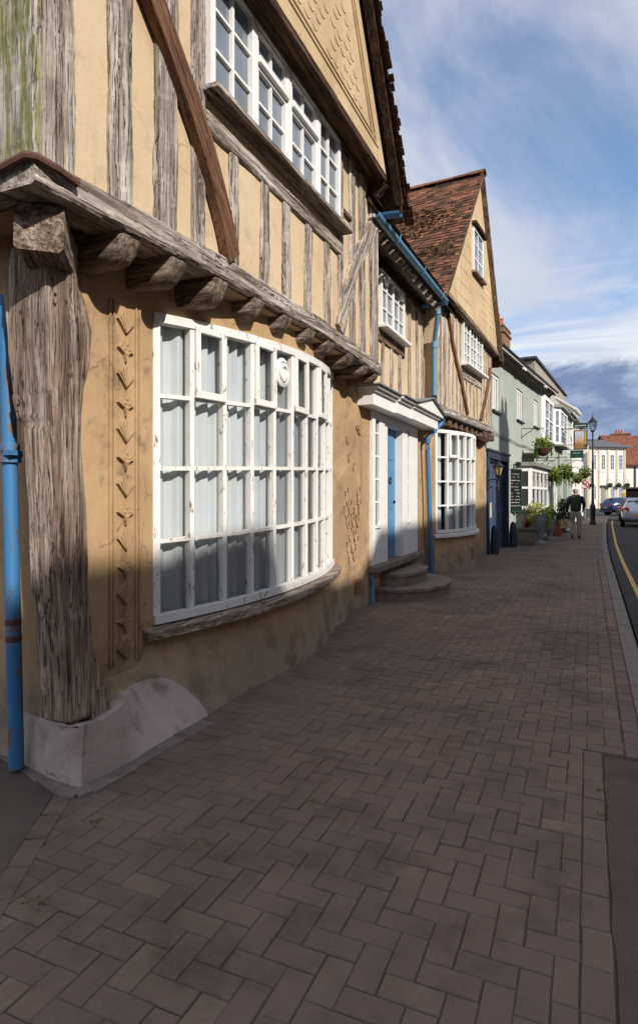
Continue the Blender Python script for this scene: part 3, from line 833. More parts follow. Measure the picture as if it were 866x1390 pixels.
timber('window_rail', 'oak_brown', H1, [(XU + .012, 6.18, 4.70), (XU + .012, 6.41, 4.70)], .05, .08, wob=.004)
timber('wall_plate', 'oak_dark', H1, [(XU + .01, 2.1, 5.45), (XU + .01, 7.4, 5.45)], .13, .16, wob=.006)
timber('gable_moulding', 'oak_dark', H1, [(-2.20, 2.05, 5.405), (-2.20, 7.02, 5.405)], .085, .22, wob=.005)
timber('corbel', 'oak_dark', H1, [(-2.36, 7.14, 5.22), (-2.22, 7.10, 5.36)], .16, .2, (1, 0, 0), wob=.012)
timber('diagonal_brace', 'brace', H1, [(-2.345, 2.20, 5.30), (-2.345, 2.56, 4.97), (-2.345, 2.98, 4.56), (-2.345, 3.37, 4.14), (-2.35, 3.68, 3.70), (-2.355, 3.85, 3.34)], .165, .08, wob=.004)
timber('diagonal_brace', 'oak', H1, [(-2.385, 7.22, 5.02), (-2.385, 6.98, 4.72), (-2.385, 6.50, 4.18), (-2.39, 6.04, 3.36)], .19, .10, wob=.012)
# four-light window
def upper_window():
    x = -2.385; y0, y1, z0, z1 = 3.585, 6.02, 4.43, 5.39
    m = MB(); b = .004; E_ = [3.585, 4.195, 4.80, 5.44, 6.02]
    m.box(x - .1, x, y0, y0 + .055, z0, z1, b); m.box(x - .1, x, y1 - .055, y1, z0, z1, b)
    m.box(x - .1, x - .002, y0 + .055, y1 - .055, z0, z0 + .05, b); m.box(x - .1, x - .002, y0 + .055, y1 - .055, z1 - .05, z1, b)
    for c in E_[1:-1]: m.box(x - .1, x + .003, c - .04, c + .04, z0 + .05, z1 - .05, b)
    for i in range(4):
        a, c = E_[i] + (.055 if i == 0 else .04), E_[i + 1] - (.055 if i == 3 else .04)
        if i in (1, 2):
            zt = 5.07
            m.box(x - .08, x + .025, a + .001, c - .001, zt - .035, zt + .02, b)
            for q0, q1, rr in ((z0 + .05, zt - .035, 2), (zt + .02, z1 - .05, 1)):
                for e0, e1 in ((a, a + .03), (c - .03, c)): m.box(x - .07, x - .008, e0, e1, q0, q1)
                m.box(x - .07, x - .010, a + .03, c - .03, q0, q0 + .03); m.box(x - .07, x - .010, a + .03, c - .03, q1 - .03, q1)
                m.box(x - .06, x - .018, (a + c) / 2 - .011, (a + c) / 2 + .011, q0 + .03, q1 - .03)
                if rr == 2: m.box(x - .06, x - .020, a + .03, c - .03, (q0 + q1) / 2 - .011, (q0 + q1) / 2 + .011)
        else:
            m.box(x - .06, x - .018, (a + c) / 2 - .016, (a + c) / 2 + .016, z0 + .05, z1 - .05)
            for k in (1, 2):
                z = z0 + .05 + (z1 - z0 - .1) * k / 3; m.box(x - .06, x - .020, a, c, z - .011, z + .011)
    w = m.build('window', 'white', H1)
    p = MB(); p.box(x - .05, x - .045, y0 + .03, y1 - .03, z0 + .03, z1 - .03); p.build('pane', 'pane', w)
    timber('sill', 'oak', w, [(-2.29, 3.52, 4.405), (-2.29, 6.12, 4.42)], .036, .14, wob=.004)
upper_window()
# gable
GA = 4.77
def gable_tri(m, x, y0, y1, zb, ya, za, th):
    m.prism([(x, y0, zb), (x, y1, zb), (x, ya, za)], (-th, 0, 0))
m = MB(); m.prism([(-2.205, 2.18, 5.445), (-2.205, 7.03, 5.445), (-2.205, GA, 8.7)], (-.14, 0, 0)); gb = m.build('gable_wall', 'ochre_gable', H1)
def pargeting():
    m = MB(); x = -2.2; rnd = random.Random(9)
    for zz_, a, b in ((5.60, 2.4, 6.72), (5.66, 2.4, 6.66)): m.box(x - .02, x + .008, a, b, zz_, zz_ + .025, .005)
    for off in (.25, .32):
        for sgn in (-1, 1):
            ya = GA + sgn * .01
            p0 = Vector((x + .002, 7.03 - off * 1.6 if sgn > 0 else 2.18 + off * 1.6, 5.62)); p1 = Vector((x + .002, GA + sgn * .3, 8.4 - off * 1.6))
            m.bar(p0, p1, .028, .022, (1, 0, 0))
    for r_ in range(8):
        for k in range(14):
            y = 4.25 + k * .17 + (r_ % 2) * .085; z = 5.78 + r_ * .115
            if z > 5.5 + (6.45 - y) * 1.25 or y > 6.3: continue
            if rnd.random() < .12: continue
            pts = []; jy, jz, sc_ = rnd.gauss(0, .012), rnd.gauss(0, .010), rnd.uniform(.75, 1.1)
            for q in range(7):
                a = R(200 + q * 23); pts.append((x - .0065, y + jy + .066 * sc_ * math.cos(a), z + jz + .05 * sc_ * math.sin(a)))
            m.tube(pts, .010, 6)
    m.build('pargeting', 'ochre_gable', gb, smooth=True)
pargeting()
# roof with ragged tile edge along the verge
M['tile'] = tinted('clay tile', [(.05, lin(56, 44, 38)), (.35, lin(100, 73, 60)), (.6, lin(134, 92, 71)), (.85, lin(164, 112, 86)), (.97, lin(140, 118, 102))], .9, .15, .006, moss=lin(92, 76, 34), bscale=35)
M['tile_dark'] = tinted('dark old tile', [(.05, lin(44, 36, 32)), (.4, lin(74, 56, 47)), (.7, lin(100, 72, 58)), (.95, lin(120, 92, 74))], .95, .1, .006, moss=lin(92, 84, 44), bscale=35)
def tiles(m, p, along, down, L, D, seed=1, tw=.17, gauge=.105, th=.016, jit=1, keep=None):
    """courses of plain tiles on a slope: p = top corner, along = unit vector of the courses, down = unit vector down the slope"""
    rnd = random.Random(seed); p = Vector(p); a = Vector(along); d = Vector(down); nrm = a.cross(d).normalized()
    if nrm.z < 0: nrm = -nrm
    rows = int(D / gauge); cols = int(L / tw)
    for r_ in range(rows):
        for k in range(-1, cols + 1):
            u0 = k * tw + (r_ % 2) * tw / 2; u1 = u0 + tw - .004
            u0, u1 = max(u0, 0), min(u1, L)
            if u1 - u0 < .03: continue
            v0 = r_ * gauge - .03; v1 = (r_ + 1) * gauge + .02 + rnd.gauss(0, .004) * jit
            sag = .03 * noise.noise(Vector((u0 * .6, r_ * .07, seed)))
            lift = th + rnd.gauss(0, .003) * jit + .006 * noise.noise(Vector((u0 * 2, r_ * .3, seed)))
            q0 = p + a * u0 + d * v0 + nrm * (sag); q1 = p + a * u1 + d * v0 + nrm * (sag)
            q2 = p + a * u1 + d * v1 + nrm * (sag + lift + rnd.gauss(0, .002) * jit); q3 = p + a * u0 + d * v1 + nrm * (sag + lift)
            if keep and not keep((q2 + q3) / 2): continue
            t = min(1, max(0, rnd.gauss(.42, .2)))
            vs = [m.b.verts.new(v) for v in (q0, q1, q2, q3)]; f = m.b.faces.new(vs); m.tint.append((f, t))
            lo = [m.b.verts.new(q2 - nrm * th * 1.3), m.b.verts.new(q3 - nrm * th * 1.3)]
            f = m.b.faces.new((vs[3], vs[2], lo[0], lo[1])); m.tint.append((f, t))
            if k == cols or u1 >= L - .001: 
                f = m.b.faces.new((vs[2], vs[1], m.b.verts.new(q1 - nrm * .02), lo[0])); m.tint.append((f, t))
rs = MB(); ev = Vector((0, 7.52 - GA, 5.14 - 8.92)); evl = ev.normalized()
rs.prism([(-2.13, GA, 8.86), (-2.13, 7.50, 5.06), (-2.13, 7.62, 5.10), (-2.13, GA, 9.02)], (-5, 0, 0))
rs.prism([(-2.13, GA, 8.86), (-2.13, 2.04, 5.06), (-2.13, 1.92, 5.10), (-2.13, GA, 9.02)], (-5, 0, 0))
rf = rs.build('roof', 'oak_dark', H1)
m = MB(); tiles(m, (-7.1, GA, 9.04), (1, 0, 0), Vector((0, 2.85, -3.92)).normalized(), 5.03, 4.85, 11)
tiles(m, (-7.1, GA, 9.04), (1, 0, 0), Vector((0, -2.85, -3.92)).normalized(), 5.03, 4.85, 12)
rnd = random.Random(6)
for sg in (1, -1):
    dn = Vector((0, 2.85 * sg, -3.92)).normalized(); up = Vector((0, 3.92 * sg, 2.85)).normalized()
    for k in range(110):                                   # undercloak and tile ends showing at the verge
        p = Vector((-2.085 + rnd.uniform(-.03, .02), GA, 8.98)) + dn * (k * .044)
        m.obox(p - up * rnd.uniform(.0, .025), (rnd.uniform(.09, .14), 0, 0), dn * .085 + up * .012, up * rnd.uniform(.012, .022))
m.build('roof_tiles', 'tile_dark', rf, recalc=False)
m = MB(); m.bar((-2.14, 7.36, 5.22), (-2.14, GA, 8.80), .03, .10, (1, 0, 0)); m.build('bargeboard', 'oak_dark', H1)

# pargeted strip left of the bow, pargeted panel right of it
def strip_motifs():
    m = MB(); x = XL + .012; y0, y1 = 3.02, 3.30; rnd = random.Random(1)
    for y in (y0, y0 + .035, y1 - .035, y1): m.box(x - .03, x + .006, y - .006, y + .006, .50, 2.86, .003)
    for k in range(13):
        z = 2.74 - k * .178; yc = (y0 + y1) / 2
        if k % 2 == 1:
            pts = [(x + .014, yc - .075, z), (x + .014, yc - .02, z + .03), (x + .014, yc, z + .085), (x + .014, yc + .02, z + .03), (x + .017, yc + .075, z), (x + .014, yc + .02, z - .03), (x + .014, yc, z - .085), (x + .014, yc - .02, z - .03)]
            m.prism(pts, (-.04, 0, 0))
            for a in range(4): m.lathe([(0, .012), (.012, .008), (.014, -.01), (0, -.01)], (x + .010, yc + .022 * math.cos(a * 1.57), z + .03 * math.sin(a * 1.57)), 8, (1, 0, 0))
        else:
            f = [(x + .012, yc, z - .075)]
            for a in range(9): t = R(18 + a * 18); f.append((x + .012, yc + .082 * math.cos(t), z - .02 + .085 * math.sin(t)))
            m.prism(f, (-.04, 0, 0))
            for a in range(5): t = R(30 + a * 30); m.bar((x + .012, yc, z - .065), (x + .017, yc + .07 * math.cos(t), z - .015 + .075 * math.sin(t)), .009, .006, (1, 0, 0))
    m.build('pargeted_strip', 'ochre_low', H1)
strip_motifs()
def foliage_panel():
    m = MB(); x = XL + .010
    for (a, b) in (((6.96, .62), (7.9, .70)), ((6.96, .655), (7.9, .735))): m.bar((x, a[0], a[1]), (x, b[0], b[1]), .012, .012, (1, 0, 0))
    def leafr(y, z, l, a, r_=.010):
        pts = []
        for q in range(11):
            t = q / 10 * 2 * math.pi; u = math.cos(t) * l; v = math.sin(t) * l * .45 * (1 + .3 * math.cos(t))
            pts.append((x - .0005, y + u * math.cos(a) - v * math.sin(a), z + u * math.sin(a) + v * math.cos(a)))
        m.tube(pts[:-1], r_, 6, closed=True); m.prism([(p[0] - .004, p[1], p[2]) for p in pts[:-1]], (-.03, 0, 0))
    rnd = random.Random(4)
    for k, (y, z) in enumerate([(7.18, 1.62), (7.62, 1.64), (7.14, 1.44), (7.30, 1.46), (7.50, 1.46), (7.66, 1.46), (7.22, 1.28), (7.40, 1.30), (7.58, 1.28), (7.30, 1.12), (7.48, 1.12), (7.24, .98), (7.40, .97), (7.55, .99), (7.30, .84), (7.46, .84)]):
        leafr(y, z, .095, R(90 + rnd.uniform(-20, 20)), .009)
    for k in range(5): leafr(7.15 + rnd.random() * .6, 1.85 + rnd.random() * .75, .06, rnd.uniform(0, 3), .006)
    m.build('pargeted_panel', 'ochre_low', H1, smooth=True)
foliage_panel()
m = MB(); 
for k in range(5): m.bar((-2.475, 5.02, .20 + k * .026), (-2.485, 5.25, .207 + k * .026), .03, .010, (1, 0, .4))
m.box(-2.52, -2.487, 5.0, 5.27, .18, .34); m.build('air_vent', 'grate', H1)
m = MB()
for k in range(5): m.box(XL - .0, XL + .022, 7.50, 7.72, .33 + k * .03, .345 + k * .03)
m.box(XL - .02, XL + .012, 7.48, 7.74, .30, .50); m.build('air_vent', 'grate', H1)
# blue downpipe on the side wall with collars and wall bracket
m = MB()
m.tube([(-3.065 + .05 * t, 2.50 + .03 * t, 2.75 - 2.72 * t) for t in [i / 12 for i in range(13)]], .042, 14)
dp = m.build('downpipe', 'blue_pipe', H1, smooth=True)
m = MB()
for t, r_ in ((.32, .056), (.345, .062)): m.tube([(-3.065 + .05 * t, 2.50 + .03 * t, 2.75 - 2.72 * t + d) for d in (.02, -.02)], r_, 14)
m.box(-3.08, -3.02, 2.50, 2.62, 1.83, 1.86); m.obox((-2.99, 2.47, 1.845), (.06, 0, 0), (0, .05, 0), (0, 0, .03)); m.build('pipe_collar', 'blue_pipe', dp, smooth=True)
for t in (.69, .725):
    m = MB(); m.tube([(-3.065 + .05 * t, 2.50 + .03 * t, 2.75 - 2.72 * t + d) for d in (.018, -.018)], .0435, 14); m.build('pipe_tape', 'iron', dp, smooth=True)
# ------------------------------------------------------------------ the linking house with the blue door
H2 = root('timber_framed_cottage', 'recessed ochre timber framed link with blue front door and white pedimented doorcase', 'house', (XL, 7.4, 0))
wall('front_wall', 'ochre', H2, 7.35, 11.22, 2.9, 5.25, [(8.52, 9.72, 4.10, 4.92)], XL - .02, .14, cell=.16, amp=.010)
wall('ground_floor_wall', 'ochre_low', H2, 7.98, 11.25, -.1, 3.0, [(8.22, 10.6, .5, 2.85)], XL - .004, .5, cell=.14, amp=.012)
for y in (7.75, 8.22, 8.70, 9.17, 9.64, 10.22, 10.72):
    hi = 3.98 if 8.4 < y < 9.8 else 5.1
    timber('stud', 'oak', H2, [(XL + .004, y, 2.98), (XL + .004, y + random.uniform(-.03, .03), hi)], .12, .1, wob=.009)
timber('end_post', 'oak', H2, [(XL + .006, 11.12, 2.98), (XL + .006, 11.10, 5.1)], .10, .1, wob=.009)
timber('window_rail', 'oak_brown', H2, [(XL + .012, 8.40, 3.98), (XL + .012, 9.86, 3.98)], .20, .1, wob=.008)
wn_ = casement('window', H2, XL + .05, 8.50, 9.74, 4.10, 4.92, 4, 3, mat='white', pane='pane', mull=[9.12], sill=.10, fr=.05, bar=.022)
for y in (8.74, 9.56):
    m = MB(); m.lathe([(0, .05), (.075, .045), (.09, .03), (.09, 0), (0, 0)], (XL + .03, y, 4.82), 18, (1, 0, 0)); m.build('window_ornament', 'white', wn_, smooth=True)
# eaves, rafter feet, roof, gutter
timber('wall_plate', 'oak_dark', H2, [(XL + .03, 7.3, 5.05), (XL + .03, 11.2, 5.05)], .16, .14, wob=.006)
sl2 = Vector((-.707, 0, .707))
m = MB(); m.prism([(-2.36, 7.0, 5.10), (-7, 7.0, 9.74), (-7, 7.0, 9.82), (-2.40, 7.0, 5.20)], (0, 4.9, 0)); rf2 = m.build('roof', 'oak_dark', H2)
m = MB(); tiles(m, (-7, 7.0, 9.86), (0, 1, 0), (.707, 0, -.707), 4.9, 6.62, 31); m.build('roof_tiles', 'tile_dark', rf2, recalc=False)
for k in range(11):
    y = 7.55 + k * .335
    timber('rafter', 'oak', H2, [(-2.98, y, 5.50), (-2.40, y, 4.985)], .075, .10, (.6, 0, .8), wob=.006)
gp = lambda t: (-2.34, 7.02 + 4.0 * t, 5.02 + .11 * t)
m = MB(); 
def gutter(m, pts, r=.055, up=(0, 0, 1)):
    P = [Vector(p) for p in pts]; rows = []
    d = (P[-1] - P[0]).normalized(); s_ = d.cross(Vector((0, 0, 1))).normalized(); u_ = Vector((0, 0, 1))
    for p in P:
        o = [p + s_ * r * math.cos(a) - u_ * r * math.sin(a) for a in [math.pi * k / 8 for k in range(9)]]
        i_ = [p + s_ * (r - .006) * math.cos(a) - u_ * (r - .006) * math.sin(a) for a in [math.pi * k / 8 for k in range(8, -1, -1)]]
        rows.append([m.b.verts.new(v) for v in o + i_])
    for A, B in zip(rows, rows[1:]):
        n = len(A)
        for k in range(n): m.b.faces.new((A[k], A[(k + 1) % n], B[(k + 1) % n], B[k]))
    m.b.faces.new(rows[0]); m.b.faces.new(rows[-1])
gutter(m, [gp(i / 20) for i in range(21)])
g2 = m.build('gutter', 'blue_pale', H2, smooth=True)
for t in (.22, .56, .9):
    m = MB(); p = Vector(gp(t)); m.tube([p + Vector((.062 * math.cos(a), 0, -.062 * math.sin(a))) for a in [math.pi * k / 8 for k in range(9)]], .010, 6); m.bar(p + Vector((.062, 0, 0)), p + Vector((.068, 0, .05)), .015, .012); m.build('gutter_bracket', 'blue_pale', g2)
m = MB(); gutter(m, [(-2.6, 7.28, 5.12), (-2.1, 7.28, 5.09)], .06); m.build('gutter', 'blue_pipe', H1, smooth=True)
# doorcase
dc_x = XL
m = MB(); b = .006
def pil(y0, y1, x1, z0=.62, z1=2.80):
    m.box(XL - .1, x1, y0, y1, z0, z1, b)
pil(8.10, 8.22, XL + .05); pil(8.46, 8.83, XL + .035); pil(9.62, 9.90, XL + .05); pil(10.06, 10.60, XL + .035)
m.box(XL - .45, XL + .02, 8.77, 8.828, .62, 2.78); m.box(XL - .45, XL + .02, 9.622, 9.68, .62, 2.78)
for y0, y1 in ((8.22, 8.46), (9.90, 10.06)):
    m.box(XL - .1, XL + .03, y0, y1, .62, 1.16, b); m.box(XL - .1, XL + .06, y0, y1, 1.14, 1.18)
    for k in range(1, 5): m.box(XL - .05, XL + .008, y0, y1, 1.18 + k * .33 - .013, 1.18 + k * .33 + .013)
    m.box(XL - .1, XL + .03, y0, y1, 2.70, 2.80)
m.box(XL - .45, XL + .05, 8.83, 9.62, 2.66, 2.80)
dcase = m.build('doorcase', 'white_wood', H2)
for y0, y1 in ((8.22, 8.46), (9.90, 10.06)):
    m = MB(); m.box(XL - .015, XL - .010, y0 + .004, y1 - .004, 1.18, 2.70); m.build('sidelight_pane', 'pane_dark', dcase)
m = MB(); m.box(XL - .13, XL - .085, 8.83, 9.62, .64, 2.66)
for y0, y1 in ((8.92, 9.19), (9.26, 9.53)):
    for z0, z1 in ((.78, 1.25), (1.38, 2.05), (2.16, 2.54)): m.box(XL - .095, XL - .072, y0, y1, z0, z1, .012)
dr = m.build('door', 'blue_door', H2)
m = MB(); m.tube([(XL - .065 + .0 * math.sin(a), 9.30 + .05 * math.sin(a), 1.84 + .055 * math.cos(a)) for a in [k * .5 for k in range(13)]], .008, 6); m.build('knocker', 'black', dr); m = MB(); m.lathe([(0, 0), (.03, 0), (.028, .03), (0, .045)], (XL - .083, 9.5, 1.5), 12, (1, 0, 0)); m.build('handle', 'black', dr)
m = MB(); m.box(XL - .5, XL + .13, 8.05, 10.75, .52, .62, .015); m.build('threshold', 'stone', dcase)
# flat hood running into a small pediment
def hood():
    m = MB(); y0, y1 = 7.62, 11.02; x0 = XL - .02
    def tier(xe, za, zb, ins, pe):
        # plan outline along y with breaks, soffit za, top zb; triangular top over the right part
        m.box(x0, xe, y0 + ins, 8.55, za, zb, .004); m.box(x0, xe + .05, 8.55, 9.28, za, zb, .004)
        ya, yb = 9.28, y1 - ins
        m.prism([(xe + .08, ya, za), (xe + .08, yb, za), (xe + .08, yb, zb), (xe + .08, (ya + yb) / 2, zb + pe), (xe + .08, ya, zb)], (-(xe + .08 - x0), 0, 0))
    tier(XL + .22, 2.80, 2.965, 0, .13)
    m2 = m; tier(XL + .26, 2.968, 3.005, -.03, .16)
    tier(XL + .31, 3.008, 3.04, -.07, .18)
    o = m.build('door_hood', 'white', dcase)
    m = MB(); m.box(x0, XL + .35, y0 - .11, 8.56, 3.044, 3.062); m.box(x0, XL + .40, 8.56, 9.25, 3.044, 3.062)
    ya, yb = 9.22, y1 + .11; yc = (ya + yb) / 2
    for a, b_ in (((ya, 3.046), (yc, 3.235)), ((yc, 3.235), (yb, 3.046))):
        m.prism([(XL + .44, a[0], a[1]), (XL + .44, b_[0], b_[1]), (XL + .44, b_[0], b_[1] + .02), (XL + .44, a[0], a[1] + .02)], (-.46, 0, 0))
    m.build('lead_flashing', 'lead', o)
hood()
def steps():
    m = MB()
    def half(cy, ry, rx, z0, z1, x0=XL - .05):
        pts = [(x0 + 0, cy - ry, z0)] + [(XL + .02 + rx * math.sin(a) ** .8, cy - ry * math.cos(a), z0) for a in [math.pi * k / 24 for k in range(25)]] + [(x0, cy + ry, z0)]
        m.prism(pts, (0, 0, z1 - z0))
        q = [(XL + .02 + (rx + .02) * math.sin(a) ** .8, cy - (ry + .02) * math.cos(a), z1) for a in [math.pi * k / 24 for k in range(25)]]
        m.prism([(x0, cy - ry - .02, z1 + .002)] + [(a, b_, z1 + .002) for a, b_, c in q] + [(x0, cy + ry + .02, z1 + .002)], (0, 0, .045))
    half(9.42, 1.02, .80, .0, .215); half(9.40, .78, .42, .26, .40)
    m.build('door_step', 'stone', H2)
steps()
m = MB(); m.box(XL + .0, XL + .045, 8.11, 8.17, .06, .56, .006); m.build('boot_post', 'blue_pale', H2)

# ------------------------------------------------------------------ the second gabled house, turned with the street
H3 = root('gabled_house', 'tall ochre gabled house with red tiled roof, jettied bow window and attic window', 'house', O3, BEND)
K3 = 4.42
def f3(s): return arc(s, 0, .30, 2.98, .34, 0)
def arc3(s, off=0): return arc(s, off, .30, 2.98, .34, 0)
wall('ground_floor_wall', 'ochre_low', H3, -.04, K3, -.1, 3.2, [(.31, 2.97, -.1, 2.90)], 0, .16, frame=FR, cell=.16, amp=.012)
m = MB(FR)
def apron3(u, v):
    s = -.05 + 1.1 * u; p = arc3(s, .01 + .04 * (1 - v) ** 2)[0]; k = noise.noise(Vector((s * 5, v * 2, 14))) * .015
    return (max(p.x + k, .014), p.y, -.05 + .90 * v)
m.grid(apron3, 36, 10); m.build('bow_apron', 'ochre_low', H3, smooth=True)
bow_window(H3, arc3, lambda s: .88 + .02 * s, lambda s: 2.88, 8, 4, frame=FR, paint='white', casements=(1, 4), fan=(.93, 2.55), sillw=.09, bar=.05, gap_cols=((.10, .15), (.40, .47), (.71, .75)))
m = MB(FR); m.box(-2.0, -1.9, 0, 3.4, 0, 3.1); m.box(-2, -.18, -.02, .02, 0, 3.1); m.box(-2, -.18, 3.2, 3.25, 0, 3.1); m.box(-2, -.1, 0, 3.3, 0, .05); m.box(-2, .3, 0.02, 3.3, 3.1, 3.14); m.build('room', 'room', H3)
for y, z in ((1.75, .40), (2.5, .45)):
    m = MB(FR); p = arc3((y - .3) / 2.68, .02)[0]; m.box(p.x - .05, p.x + .022, y - .09, y + .09, z - .11, z + .11); m.build('air_vent', 'grate', H3)
XN = .15
wall('upper_wall', 'ochre', H3, .0, K3 - .02, 3.2, 5.5, [(1.60, 3.22, 4.40, 5.27)], XN, .14, frame=FR, cell=.2, amp=.008)
m = MB(FR); m.box(-3, XN - .01, -.02, .02, 3.02, 5.3); m.build('return_wall', 'ochre', H3)
m = MB(FR); m.box(-7, -.17, K3 - .15, K3 - .03, 0, 6.0); m.build('far_side_wall', 'ochre', H3)
timber('jetty_beam', 'oak', H3, [(XN + .06, -.06, 3.22), (XN + .06, K3, 3.24)], .17, .2, frame=FR, wob=.014)
timber('jetty_beam', 'oak_dark', H3, [(XN + .02, -.02, 3.08), (XN + .02, K3 - .1, 3.09)], .10, .2, frame=FR, wob=.012)
for k in range(11):
    y = .12 + k * .42
    timber('joist', 'oak_brown', H3, [(-.3, y, 3.12), (XN + .075, y, 3.10)], .17, .15, (0, 0, 1), frame=FR, wob=.010)
m = MB(FR); m.box(-.1, XN + .02, 0, K3 - .1, 3.125, 3.14); m.build('jetty_soffit', 'oak_dark', H3)
timber('dragon_bracket', 'oak_dark', H3, [(-.02, 3.05, 2.98), (.16, 3.55, 2.86), (.14, 4.2, 2.98)], .12, .26, (0, 0, -1), frame=FR, wob=.01)
x = XN + .016
timber('corner_stud', 'oak', H3, [(x, .09, 3.3), (x, .09, 5.4)], .17, .14, frame=FR, wob=.012)
for y, w_, z1 in ((.38, .17, 5.4), (.68, .08, 5.4), (.94, .10, 5.4), (1.22, .09, 5.4), (1.48, .10, 5.4), (1.72, .08, 4.1), (2.0, .08, 4.1), (2.3, .09, 4.1), (2.62, .08, 4.1), (2.92, .09, 4.1), (3.32, .10, 5.4), (3.57, .10, 5.4), (3.82, .09, 5.4), (4.08, .09, 5.4), (4.32, .13, 5.4)):
    timber('stud', 'oak', H3, [(x, y, 3.3), (x, y + random.uniform(-.02, .02), z1)], w_, .1, frame=FR, wob=.009)
timber('window_rail', 'oak', H3, [(x + .01, 1.5, 4.16), (x + .01, 3.34, 4.16)], .16, .1, frame=FR, wob=.01)
timber('wall_plate', 'oak_dark', H3, [(x + .02, -.1, 5.33), (x + .02, 4.45, 5.2)], .13, .14, frame=FR, wob=.006)
timber('diagonal_brace', 'brace', H3, [(x + .035, .50, 5.2), (x + .035, .95, 4.5), (x + .035, 1.55, 3.9), (x + .035, 2.0, 3.34)], .12, .05, frame=FR, wob=.005)
timber('diagonal_brace', 'brace', H3, [(x + .035, 4.1, 4.7), (x + .035, 3.85, 4.2), (x + .035, 3.5, 3.75), (x + .035, 3.15, 3.34)], .12, .05, frame=FR, wob=.005)
casement('window', H3, x + .05, 1.57, 3.25, 4.37, 5.30, 6, 4, frame=FR, mat='white', pane='pane', mull=[2.13, 2.69], sill=.12, fr=.05, bar=.022)
# gable with attic window
XG = .28
GP = [(.06, 5.42), (4.55, 5.16), (2.66, 8.68)]
m = MB(FR); m.prism([(XG, a, b_) for a, b_ in GP], (-.12, 0, 0)); gb3 = m.build('gable_wall', 'ochre_gable', H3)
timber('gable_moulding', 'sill_wood', H3, [(XG + .03, -.05, 5.40), (XG + .03, 4.56, 5.14)], .09, .2, frame=FR, wob=.005)
m = MB(FR)
for k in range(7):
    z = 5.62 + k * .16
    for q in range(14):
        y = 2.7 + q * .11
        if y > 4.25 - k * .08: continue
        m.box(XG - .01, XG + .004, y, y + .08, z, z + .03)
for z in (5.62, 5.9, 6.2, 6.5, 6.8, 7.1): m.box(XG - .01, XG + .005, .45 + (z - 5.4) * .72, 1.9, z, z + .012)
m.build('pargeting', 'ochre_gable', gb3)
aw = casement('attic_window', H3, XG + .035, 1.99, 2.88, 6.42, 7.38, 2, 3, frame=FR, mat='white', pane='pane', sill=.07, fr=.06, bar=.03, sillmat='sill_y', glassx=.018)
m = MB(FR); m.box(XG - .02, XG + .11, 1.93, 2.96, 7.392, 7.46, .01); m.build('window_head', 'oak_dark', aw)
def v3(n, k, z): return Vector((n, k, z))
ridge = v3(0, 2.65, 8.78); lf = v3(0, -.30, 5.10); rg = v3(0, 4.80, 4.92)
dl = (lf - ridge).normalized(); drr = (rg - ridge).normalized()
m = MB(FR)
m.prism([v3(XG + .08, 2.65, 8.72), v3(XG + .08, -.28, 5.05), v3(XG + .08, -.31, 5.10), v3(XG + .08, 2.65, 8.78)], (-8, 0, 0))
m.prism([v3(XG + .08, 2.65, 8.72), v3(XG + .08, 4.78, 4.86), v3(XG + .08, 4.82, 4.90), v3(XG + .08, 2.65, 8.78)], (-8, 0, 0))
rf3 = m.build('roof', 'oak_dark', H3)
m = MB(FR); tiles(m, ridge + Vector((-7.7, 0, .02)), (1, 0, 0), dl, 8.06, (lf - ridge).length + .03, 21, jit=1.6)
m.build('roof_tiles', 'tile', rf3, recalc=False)
m = MB(FR); tiles(m, ridge + Vector((-7.7, 0, .02)), (1, 0, 0), drr, 8.06, (rg - ridge).length + .05, 22); m.build('roof_tiles', 'tile', rf3, recalc=False)
m = MB(FR); rnd = random.Random(3)
for k in range(24):
    xx = -7.7 + k * .338; pts = [(xx, 2.65 + .13 * math.cos(a), 8.76 + .10 * math.sin(a) + rnd.gauss(0, .006)) for a in [math.pi * q / 6 for q in range(7)]]
    f_ = [m.b.verts.new(p) for p in pts]; g_ = [m.b.verts.new((p[0] + .33, p[1], p[2])) for p in pts]; t = rnd.uniform(.45, .9)
    for q in range(6): m.tint.append((m.b.faces.new((f_[q], f_[q + 1], g_[q + 1], g_[q])), t))
m.build('ridge_tile', 'tile', rf3, recalc=False)
m = MB(FR); 
m.bar(v3(XG + .05, .02, 5.40), v3(XG + .05, 2.65, 8.69), .03, .07, (1, 0, 0)); m.bar(v3(XG + .06, 4.68, 5.0), v3(XG + .06, 2.65, 8.69), .05, .10, (1, 0, 0)); m.build('bargeboard', 'sill_wood', H3)
# moss cushions on the slope
m = MB(FR); rnd = random.Random(14)
for cx, dd, sx, sy, n in ((-.75, 1.55, .32, .28, 120), (-.9, 2.1, .3, .2, 60), (-.85, 4.35, .28, .13, 90), (-.2, 3.0, .2, .12, 40), (-2.0, 2.6, .4, .2, 50)):
    for k in range(n):
        p = ridge + Vector((cx + rnd.gauss(0, sx), 0, 0)) + dl * (dd + rnd.gauss(0, sy)); up = Vector((0, dl.z, -dl.y)); up = up if up.z > 0 else -up
        r_ = rnd.uniform(.012, .034); c_ = p + up * .045
        bmesh.ops.create_icosphere(m.b, subdivisions=1, radius=r_, matrix=Matrix.Translation(c_) @ Matrix.Diagonal((1.3, 1, .6, 1)))
M['roof_moss'] = plain('roof moss', lin(88, 70, 38), .95, .05, 0, .5, 25, .6, 90)
tag(m.build('roof_moss', 'roof_moss', rf3, smooth=True), kind='stuff')
